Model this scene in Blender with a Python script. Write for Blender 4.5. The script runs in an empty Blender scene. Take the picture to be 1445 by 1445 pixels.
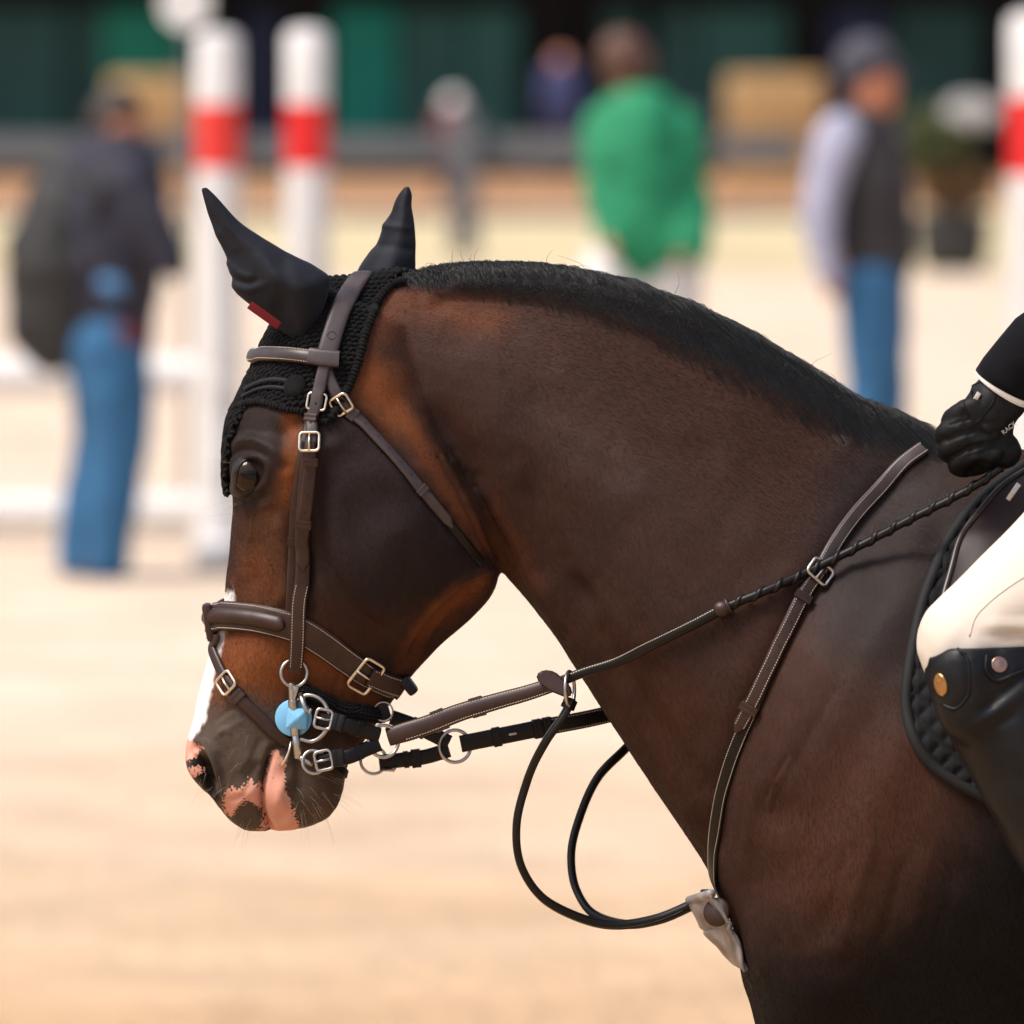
import bpy, bmesh, math, random
import numpy as np
from mathutils import Vector, Matrix
from mathutils.bvhtree import BVHTree
random.seed(7); RNG = np.random.default_rng(7)
sc = bpy.context.scene
COL = sc.collection

# ------------------------------------------------------------------ camera
S0, D, H = 0.00079, 9.5, 2.0           # metres per photo pixel in the horse's mid plane, camera distance and height
cam_data = bpy.data.cameras.new('camera')
cam = bpy.data.objects.new('camera', cam_data); COL.objects.link(cam)
cam.location = (0, -D, H); cam.rotation_euler = (math.radians(90), 0, 0)
cam_data.sensor_width = 36.0
cam_data.lens = 36.0 * D / (1445 * S0)
cam_data.shift_y = -0.5
cam_data.clip_start = 0.5; cam_data.clip_end = 2000
cam_data.dof.use_dof = True; cam_data.dof.focus_distance = D - 0.09
cam_data.dof.aperture_fstop = 5.6
sc.camera = cam
# ------------------------------------------------------------------ sky and sun
SUN_EL, SUN_AZ = math.radians(58), math.radians(238)      # azimuth clockwise from +Y
world = bpy.data.worlds.new('World'); sc.world = world; world.use_nodes = True
wn = world.node_tree; wn.nodes.clear()
sky = wn.nodes.new('ShaderNodeTexSky'); sky.sky_type = 'NISHITA'; sky.sun_disc = False
sky.sun_elevation = SUN_EL; sky.sun_rotation = SUN_AZ
sky.air_density = 1.0; sky.dust_density = 4.0; sky.ozone_density = 1.0
bgn = wn.nodes.new('ShaderNodeBackground'); bgn.inputs[1].default_value = 0.075
wout = wn.nodes.new('ShaderNodeOutputWorld')
wn.links.new(sky.outputs[0], bgn.inputs[0]); wn.links.new(bgn.outputs[0], wout.inputs[0])
sun_d = bpy.data.lights.new('sun', 'SUN'); sun_d.energy = 1.5; sun_d.angle = math.radians(20)
sun_d.color = (1.0, 0.95, 0.88)
sun = bpy.data.objects.new('sun', sun_d); COL.objects.link(sun)
_d = Vector((math.sin(SUN_AZ) * math.cos(SUN_EL), math.cos(SUN_AZ) * math.cos(SUN_EL), math.sin(SUN_EL)))
sun.rotation_euler = _d.to_track_quat('Z', 'Y').to_euler(); sun.location = (0, 0, 20)
sc.view_settings.view_transform = 'Standard'; sc.view_settings.look = 'None'
sc.view_settings.gamma = 1.0; sc.view_settings.use_curve_mapping = False
sc.view_settings.exposure = 1.45
sc.cycles.use_denoising = True
sc.cycles.max_bounces = 6
sc.cycles.use_adaptive_sampling = True; sc.cycles.adaptive_threshold = 0.02

# ------------------------------------------------------------------ helpers
def W(px, py, Y=0.0):
    k = (D + Y) / D
    return Vector(((px - 722.5) * S0 * k, Y, H - py * S0 * k))
def px_of(co, mirror=True):
    """photo pixel of points (n,3); far-side points are mirrored to the near side first"""
    y = -np.abs(co[:, 1]) if mirror else co[:, 1]
    k = (D + y) / D
    return np.stack([722.5 + co[:, 0] / (S0 * k), (H - co[:, 2]) / (S0 * k)], 1)
def cr(xs, ys, xq):
    """smooth (finite difference Hermite) interpolation, ys may be (n,) or (n,k)"""
    xs = np.asarray(xs, float); ys = np.asarray(ys, float); xq = np.asarray(xq, float)
    one = ys.ndim == 1
    if one: ys = ys[:, None]
    m = np.gradient(ys, xs, axis=0)
    i = np.clip(np.searchsorted(xs, xq) - 1, 0, len(xs) - 2)
    h = (xs[i + 1] - xs[i]); t = np.clip((xq - xs[i]) / h, 0, 1)[:, None]; h = h[:, None]
    r = ((2*t**3 - 3*t**2 + 1) * ys[i] + (t**3 - 2*t**2 + t) * h * m[i] + (-2*t**3 + 3*t**2) * ys[i+1] + (t**3 - t**2) * h * m[i+1])
    return r[:, 0] if one else r
def spline(pts, n):
    """smooth curve through pts (k,d), n samples evenly spaced"""
    pts = np.array([list(p) for p in pts], float)
    d = np.r_[0, np.cumsum(np.linalg.norm(np.diff(pts, axis=0), axis=1))]
    fine = cr(d, pts, np.linspace(0, d[-1], max(200, n * 4)))
    e = np.r_[0, np.cumsum(np.linalg.norm(np.diff(fine, axis=0), axis=1))]
    return np.stack([np.interp(np.linspace(0, e[-1], n), e, fine[:, k]) for k in range(pts.shape[1])], 1)
def srgb(r, g, b, f=1.0):
    c = np.array([r, g, b]) / 255.0
    c = np.where(c <= 0.04045, c / 12.92, ((c + 0.055) / 1.055) ** 2.4) * f
    return tuple(float(v) for v in c)
def sstep(a, b, x):
    t = np.clip((x - a) / (b - a), 0, 1); return t * t * (3 - 2 * t)
def seg_dist(p, line):
    """distance of points p (n,2) to a polyline"""
    best = np.full(len(p), 1e9)
    for a, b in zip(line[:-1], line[1:]):
        a = np.array(a, float); b = np.array(b, float); ab = b - a
        t = np.clip(((p - a) @ ab) / max(ab @ ab, 1e-9), 0, 1)
        best = np.minimum(best, np.linalg.norm(p - (a + t[:, None] * ab), axis=1))
    return best
def inside(p, poly):
    poly = np.array(poly, float); x, y = p[:, 0], p[:, 1]; r = np.zeros(len(p), bool)
    for (x1, y1), (x2, y2) in zip(poly, np.roll(poly, -1, 0)):
        if y1 == y2: continue
        c = ((y1 > y) != (y2 > y)) & (x < (x2 - x1) * (y - y1) / (y2 - y1) + x1); r ^= c
    return r
def sdist(p, poly):
    """signed distance in pixels, positive inside"""
    d = seg_dist(p, list(poly) + [poly[0]])
    return np.where(inside(p, poly), d, -d)
def smooth_poly(poly, n=60):
    poly = np.array(poly, float); k = len(poly)
    ext = np.concatenate([poly[-3:], poly, poly[:3]])
    return cr(np.arange(-3, k + 3), ext, np.linspace(0, k, n, endpoint=False))
def vnoise(p, scale, seed=0):
    """cheap smooth 3D value noise in -1..1"""
    r = np.random.default_rng(seed); tab = r.uniform(-1, 1, 4096)
    q = np.asarray(p) / scale; i = np.floor(q).astype(int); f = q - i; f = f * f * (3 - 2 * f)
    out = 0
    dims = q.shape[1]
    for c in range(2 ** dims):
        w = np.ones(len(q)); h = np.zeros(len(q), int)
        for d_ in range(dims):
            b = (c >> d_) & 1
            w = w * (f[:, d_] if b else 1 - f[:, d_]); h = h + (i[:, d_] + b) * (73856093, 19349663, 83492791)[d_]
        out = out + w * tab[(h ^ (h >> 7)) & 4095]
    return out

class MB:
    """collects shapes; build() links them as one mesh object"""
    def __init__(s): s.v = []; s.f = []; s.n = 0
    def add(s, verts, faces):
        verts = np.asarray([list(v) for v in verts], float) if not isinstance(verts, np.ndarray) else verts
        s.v.append(verts); s.f.extend([tuple(int(i) + s.n for i in f) for f in faces]); s.n += len(verts); return s
    def box(s, c, size, rot=None, bev=0.0):
        bm = bmesh.new(); bmesh.ops.create_cube(bm, size=1)
        bmesh.ops.scale(bm, vec=size, verts=bm.verts)
        if bev: bmesh.ops.bevel(bm, geom=bm.edges[:], offset=bev, segments=2, profile=0.6, affect='EDGES')
        if rot is not None: bmesh.ops.transform(bm, matrix=rot.to_4x4(), verts=bm.verts)
        bmesh.ops.translate(bm, vec=c, verts=bm.verts)
        return s.bm(bm)
    def bm(s, bm):
        bm.verts.index_update(); s.add([v.co for v in bm.verts], [[v.index for v in f.verts] for f in bm.faces]); bm.free(); return s
    def tube(s, pts, r, seg=10, closed=False, caps=True, flat=None, up=None):
        """tube along pts; r scalar or list; flat=(sx, sy) scale of the section"""
        P = [Vector(p) for p in pts]; n = len(P)
        R = [r] * n if np.isscalar(r) else list(r)
        vs = []; fs = []
        ref = Vector(up) if up is not None else None; last = None
        for i in range(n):
            a = P[(i - 1) % n] if (closed or i > 0) else P[i]; b = P[(i + 1) % n] if (closed or i < n - 1) else P[i]
            t = (b - a).normalized()
            if ref is not None: x = (ref - t * ref.dot(t)).normalized()
            elif last is None:
                g = Vector((0, 0, 1)) if abs(t.z) < 0.9 else Vector((1, 0, 0)); x = (g - t * g.dot(t)).normalized()
            else: x = (last - t * last.dot(t)).normalized()
            last = x; y = t.cross(x)
            sx, sy = flat if flat else (1, 1)
            for k in range(seg):
                q = 2 * math.pi * k / seg
                vs.append(P[i] + (x * math.cos(q) * sx + y * math.sin(q) * sy) * R[i])
        m = n if closed else n - 1
        for i in range(m):
            j = (i + 1) % n
            for k in range(seg):
                l = (k + 1) % seg
                fs.append((i * seg + k, i * seg + l, j * seg + l, j * seg + k))
        if caps and not closed:
            fs.append(tuple(range(seg))[::-1]); fs.append(tuple((n - 1) * seg + k for k in range(seg)))
        return s.add(vs, fs)
    def capsule(s, pts, radii, seg=16, yscale=1.0, n=24):
        """closed limb with round ends through pts with radii; sections flattened by yscale"""
        P = np.array([list(p) for p in pts], float); R = np.array(radii, float)
        d = np.r_[0, np.cumsum(np.linalg.norm(np.diff(P, axis=0), axis=1))]
        q = np.linspace(0, d[-1], n); C = cr(d, P, q); rr = np.maximum(cr(d, R, q), 0.002)
        t0 = (C[0] - C[1]); t0 /= np.linalg.norm(t0); t1 = (C[-1] - C[-2]); t1 /= np.linalg.norm(t1)
        a = np.radians([85, 65, 42, 20])
        head = [(C[0] + t0 * rr[0] * math.sin(x), rr[0] * math.cos(x)) for x in a]
        tail = [(C[-1] + t1 * rr[-1] * math.sin(x), rr[-1] * math.cos(x)) for x in a[::-1]]
        allp = head + list(zip(C, rr)) + tail
        return s.tube([p for p, _ in allp], [r for _, r in allp], seg)
    def sphere(s, c, r, u=20, v=14, scale=(1, 1, 1), rot=None):
        bm = bmesh.new(); bmesh.ops.create_uvsphere(bm, u_segments=u, v_segments=v, radius=r)
        bmesh.ops.scale(bm, vec=scale, verts=bm.verts)
        if rot is not None: bmesh.ops.transform(bm, matrix=rot.to_4x4(), verts=bm.verts)
        bmesh.ops.translate(bm, vec=c, verts=bm.verts); return s.bm(bm)
    def lathe(s, prof, c, axis=(0, 0, 1), seg=28):
        ax = Vector(axis).normalized(); q = ax.to_track_quat('Z', 'Y'); vs = []; fs = []
        for (r, z) in prof:
            for k in range(seg):
                a = 2 * math.pi * k / seg; vs.append(Vector(c) + q @ Vector((r * math.cos(a), r * math.sin(a), z)))
        n = len(prof)
        for i in range(n - 1):
            for k in range(seg):
                l = (k + 1) % seg; fs.append((i * seg + k, i * seg + l, (i + 1) * seg + l, (i + 1) * seg + k))
        fs.append(tuple(range(seg))[::-1]); fs.append(tuple((n - 1) * seg + k for k in range(seg)))
        return s.add(vs, fs)
    def ring(s, c, axis, R, r, seg=40, sub=10, arc=(0, 2 * math.pi)):
        q = Vector(axis).normalized().to_track_quat('Z', 'Y'); full = abs(arc[1] - arc[0]) > 6.28
        pts = [Vector(c) + q @ Vector((R * math.cos(a), R * math.sin(a), 0)) for a in np.linspace(arc[0], arc[1], seg, endpoint=not full)]
        return s.tube(pts, r, sub, closed=full)
    def mesh(s, name):
        me = bpy.data.meshes.new(name); me.from_pydata([tuple(v) for v in np.concatenate(s.v)], [], s.f); me.update(); return me
    def build(s, name, mat, parent=None, smooth=True, angle=None):
        me = s.mesh(name); return link(name, me, mat, parent, smooth, angle)
def link(name, me, mat, parent=None, smooth=True, angle=40):
    o = bpy.data.objects.new(name, me); COL.objects.link(o)
    if mat is not None: me.materials.append(mat)
    if smooth:
        me.polygons.foreach_set('use_smooth', [True] * len(me.polygons))
        if angle:
            me.set_sharp_from_angle(angle=math.radians(angle))
    if parent is not None: o.parent = parent; o.matrix_parent_inverse = parent.matrix_basis.inverted()
    return o
def empty(name, loc=(0, 0, 0)):
    o = bpy.data.objects.new(name, None); COL.objects.link(o); o.location = loc; o.empty_display_size = 0.05; return o
def tag(o, label=None, cat=None, group=None, kind=None):
    if label: o['label'] = label
    if cat: o['category'] = cat
    if group: o['group'] = group
    if kind: o['kind'] = kind
    return o
def applied(me, mods):
    """mesh after a list of (type, {settings}) modifiers"""
    o = bpy.data.objects.new('tmp', me); COL.objects.link(o)
    for k, (t, kw) in enumerate(mods):
        m = o.modifiers.new('m%d' % k, t)
        for a, b in kw.items(): setattr(m, a, b)
    dg = bpy.context.evaluated_depsgraph_get(); dg.update()
    r = bpy.data.meshes.new_from_object(o.evaluated_get(dg))
    bpy.data.objects.remove(o); return r
def remeshed(mb, voxel, smooth=6, name='body'):
    return applied(mb.mesh(name), [('REMESH', dict(mode='VOXEL', voxel_size=voxel, use_smooth_shade=True)), ('SMOOTH', dict(factor=0.5, iterations=smooth))])
def coords(me):
    a = np.empty(len(me.vertices) * 3, np.float32); me.vertices.foreach_get('co', a); return a.reshape(-1, 3).astype(float)
def set_coords(me, co):
    me.vertices.foreach_set('co', np.asarray(co, np.float32).ravel()); me.update()
def normals(me):
    a = np.empty(len(me.vertices) * 3, np.float32); me.vertex_normals.foreach_get('vector', a); return a.reshape(-1, 3).astype(float)

# ------------------------------------------------------------------ materials
def mat(name, col=(0.5, 0.5, 0.5), rough=0.6, metal=0.0, spec=0.5, attr=None, noise=None, bump=None, sheen=0.0, coat=0.0, trans=0.0, sss=0.0):
    """noise=(scale, amount, detail[, stretch]) varies the colour; bump=(scale, strength, distance[, stretch])"""
    m = bpy.data.materials.new(name); m.use_nodes = True; nt = m.node_tree; N = nt.nodes; L = nt.links
    b = N['Principled BSDF']; b.inputs['Roughness'].default_value = rough; b.inputs['Metallic'].default_value = metal
    b.inputs['Specular IOR Level'].default_value = spec; b.inputs['Base Color'].default_value = (*col, 1)
    b.inputs['Sheen Weight'].default_value = sheen; b.inputs['Coat Weight'].default_value = coat
    if sss: b.inputs['Subsurface Weight'].default_value = sss; b.inputs['Subsurface Radius'].default_value = (0.008, 0.003, 0.002); b.inputs['Subsurface Scale'].default_value = 0.5
    tc = N.new('ShaderNodeTexCoord')
    def ntex(scale, detail=4, stretch=None):
        mp = N.new('ShaderNodeMapping'); L.new(tc.outputs['Object'], mp.inputs[0])
        if stretch: mp.inputs['Scale'].default_value = stretch
        t = N.new('ShaderNodeTexNoise'); t.inputs['Scale'].default_value = scale; t.inputs['Detail'].default_value = detail
        L.new(mp.outputs[0], t.inputs['Vector']); return t
    src = None
    if attr:
        a = N.new('ShaderNodeAttribute'); a.attribute_name = attr; src = a.outputs['Color']
    if noise:
        t = ntex(noise[0], noise[2] if len(noise) > 2 else 4, noise[3] if len(noise) > 3 else None)
        r = N.new('ShaderNodeMapRange'); r.inputs['From Min'].default_value = 0.3; r.inputs['From Max'].default_value = 0.7
        r.inputs['To Min'].default_value = 1 - noise[1]; r.inputs['To Max'].default_value = 1 + noise[1]; L.new(t.outputs['Fac'], r.inputs['Value'])
        x = N.new('ShaderNodeMix'); x.data_type = 'RGBA'; x.blend_type = 'MULTIPLY'; x.inputs['Factor'].default_value = 1
        if src is not None: L.new(src, x.inputs['A'])
        else: x.inputs['A'].default_value = (*col, 1)
        L.new(r.outputs['Result'], x.inputs['B']); src = x.outputs['Result']
    if src is not None: L.new(src, b.inputs['Base Color'])
    last = None
    if bump:
        if isinstance(bump, tuple): bump = [bump]
        for bb in bump:
            t = ntex(bb[0], 5, bb[3] if len(bb) > 3 else None)
            u = N.new('ShaderNodeBump'); u.inputs['Strength'].default_value = bb[1]; u.inputs['Distance'].default_value = bb[2]
            L.new(t.outputs['Fac'], u.inputs['Height'])
            if last is not None: L.new(last.outputs[0], u.inputs['Normal'])
            last = u
        L.new(last.outputs[0], b.inputs['Normal'])
    return m
# ------------------------------------------------------------------ horse
TK = [0, .12, .3, .5, .7, .88, 1]
#        F(front/top)  B(back/bottom)  half width  power   m(t)
HEAD = [((440, 400), (600, 470), .052, .75, (.8, 1, 1, 1, 1, .9, .8)),
        ((396, 440), (650, 560), .078, .70, (.7, .95, 1, .95, .9, .8, .7)),
        ((358, 520), (690, 660), .096, .62, (.66, .96, 1, .93, .88, .8, .7)),
        ((326, 590), (705, 730), .104, .58, (.64, .98, 1, .92, .90, .82, .7)),
        ((320, 650), (706, 785), .106, .56, (.60, .98, .97, .90, .90, .80, .62)),
        ((328, 705), (696, 833), .099, .55, (.54, .86, .95, .96, .92, .76, .55)),
        ((326, 755), (668, 868), .090, .55, (.50, .78, .93, 1., .92, .70, .5)),
        ((321, 808), (634, 897), .080, .56, (.50, .76, .95, 1., .90, .68, .5)),
        ((317, 848), (608, 922), .072, .57, (.52, .78, .98, .98, .86, .68, .5)),
        ((306, 888), (582, 952), .065, .58, (.55, .82, 1., .95, .82, .66, .5)),
        ((293, 932), (556, 985), .059, .60, (.62, .86, 1., .93, .80, .66, .55)),
        ((281, 976), (536, 1014), .056, .62, (.70, .90, 1., .93, .82, .70, .6)),
        ((270, 1020), (514, 1045), .056, .64, (.82, .98, 1., .93, .84, .74, .66)),
        ((261, 1058), (494, 1074), .058, .66, (.92, 1.05, 1., .92, .86, .78, .7)),
        ((265, 1088), (488, 1100), .057, .68, (.90, 1.02, .98, .90, .86, .80, .75)),
        ((284, 1112), (483, 1122), .052, .72, (.85, .98, .98, .93, .90, .84, .8)),
        ((306, 1138), (470, 1143), .043, .78, (.85, .96, 1., .95, .95, .9, .8)),
        ((322, 1158), (446, 1162), .031, .85, (.9, 1, 1, 1, 1, 1, 1)),
        ((345, 1174), (415, 1171), .014, 1., (1, 1, 1, 1, 1, 1, 1))]
NECK = [((455, 398), (540, 600), .046, .85, (.5, .75, .95, 1, .95, .85, .8)),
        ((545, 390), (630, 720), .060, .85, (.45, .66, .92, 1, .95, .85, .8)),
        ((668, 383), (715, 812), .072, .85, (.40, .58, .86, 1, .96, .85, .8)),
        ((780, 386), (762, 868), .083, .85, (.38, .54, .82, 1, .98, .86, .8)),
        ((890, 408), (812, 943), .098, .85, (.36, .52, .80, 1, 1., .88, .8)),
        ((1000, 450), (865, 1025), .115, .84, (.34, .50, .78, 1, 1.02, .90, .8)),
        ((1100, 500), (915, 1102), .132, .83, (.32, .48, .78, 1, 1.03, .92, .8)),
        ((1195, 556), (966, 1175), .152, .82, (.30, .46, .78, 1, 1.03, .95, .8)),
        ((1290, 600), (1006, 1238), .174, .80, (.30, .46, .78, 1, 1.04, .98, .85)),
        ((1390, 622), (1034, 1310), .200, .78, (.34, .52, .80, 1, 1.04, .98, .85)),
        ((1490, 645), (1054, 1400), .222, .76, (.40, .60, .84, 1, 1.02, .96, .9)),
        ((1600, 672), (1110, 1520), .238, .76, (.46, .66, .88, 1, 1.0, .95, .9)),
        ((1740, 700), (1330, 1620), .250, .78, (.55, .74, .93, 1.03, 1.0, .92, .9)),
        ((1950, 712), (1750, 1660), .268, .82, (.66, .82, .97, 1.03, 1.0, .92, .9)),
        ((2300, 705), (2250, 1650), .285, .86, (.76, .88, .99, 1.03, 1, .93, .9)),
        ((2600, 680), (2600, 1570), .280, .84, (.80, .92, 1, 1, .95, .88, .85)),
        ((2800, 690), (2790, 1500), .262, .80, (.80, .95, 1, 1, .95, .85, .8)),
        ((2980, 760), (2960, 1440), .225, .80, (.8, .95, 1, 1, .95, .85, .8)),
        ((3090, 850), (3070, 1330), .150, .85, (1, 1, 1, 1, 1, 1, 1)),
        ((3130, 930), (3120, 1200), .070, 1., (1, 1, 1, 1, 1, 1, 1))]
def loft(mb, st, n, seg=44):
    s = np.arange(len(st)); q = np.linspace(0, len(st) - 1, n)
    F = cr(s, [a[0] for a in st], q); B = cr(s, [a[1] for a in st], q)
    hw = cr(s, [a[2] for a in st], q); pw = cr(s, [a[3] for a in st], q); M = cr(s, [a[4] for a in st], q)
    ang = np.linspace(0, math.pi, seg // 2 + 1); t = (1 - np.cos(ang)) / 2
    vs = []; fs = []
    for i in range(n):
        m = cr(TK, M[i], t); y = hw[i] * np.maximum(np.sin(ang), 1e-6) ** pw[i] * m
        ring = [(F[i] * (1 - a) + B[i] * a, -b) for a, b in zip(t, y)] + [(F[i] * (1 - a) + B[i] * a, b) for a, b in zip(t[1:-1][::-1], y[1:-1][::-1])]
        for p, yy in ring:
            w = W(p[0], p[1], 0); vs.append((w.x, yy, w.z))
    k = seg
    for i in range(n - 1):
        for j in range(k):
            l = (j + 1) % k; fs.append((i * k + j, i * k + l, (i + 1) * k + l, (i + 1) * k + j))
    fs.append(tuple(range(k))[::-1]); fs.append(tuple((n - 1) * k + j for j in range(k)))
    mb.add(np.array(vs), fs)
hb = MB()
loft(hb, HEAD, 120); loft(hb, NECK, 200)
def leg(pts, radii): hb.capsule([W(a, b, 0) + Vector((0, c, 0)) for a, b, c in pts], radii, 18, n=60)
for s_ in (-1, 1):
    f = 0 if s_ < 0 else 150                        # the off fore is a step behind
    leg([(1275, 1520, .095 * s_), (1270, 1600, .11 * s_), (1270 + f * .3, 1720, .12 * s_), (1265 + f * .6, 1940, .115 * s_), (1275 + f * .7, 1990, .115 * s_), (1280 + f, 2060, .115 * s_),
         (1285 + f, 2260, .115 * s_), (1280 + f, 2320, .115 * s_), (1240 + f, 2420, .115 * s_)], [.085, .095, .075, .046, .047, .032, .029, .038, .034])
    h = 0 if s_ < 0 else -200
    leg([(2850, 1200, .14 * s_), (2830, 1450, .15 * s_), (2900 + h * .2, 1680, .13 * s_), (3010 + h * .6, 1880, .115 * s_), (3010 + h * .7, 1960, .115 * s_), (2990 + h, 2120, .115 * s_),
         (2980 + h, 2290, .115 * s_), (2930 + h, 2420, .115 * s_)], [.20, .175, .095, .055, .045, .033, .040, .034])
# denser voxels where the photograph looks, coarser behind
XB = np.array([W(-400, 0).x, W(760, 0).x, W(1500, 0).x, W(3600, 0).x]); XW = XB[0] + np.r_[0, np.cumsum(np.diff(XB) * (1.0, 0.8, 0.25))]
ZB = np.array([-0.5, 0.80, 3.0]); ZW = np.array([0.80 - 1.3 * 0.35, 0.80, 3.0])
hm = hb.mesh('horse'); co = coords(hm)
co[:, 0] = np.interp(co[:, 0], XB, XW); co[:, 2] = np.interp(co[:, 2], ZB, ZW); set_coords(hm, co)
hm = applied(hm, [('REMESH', dict(mode='VOXEL', voxel_size=0.0028)), ('SMOOTH', dict(factor=0.5, iterations=14))])
co = coords(hm); co[:, 0] = np.interp(co[:, 0], XW, XB); co[:, 2] = np.interp(co[:, 2], ZW, ZB); set_coords(hm, co)

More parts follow.
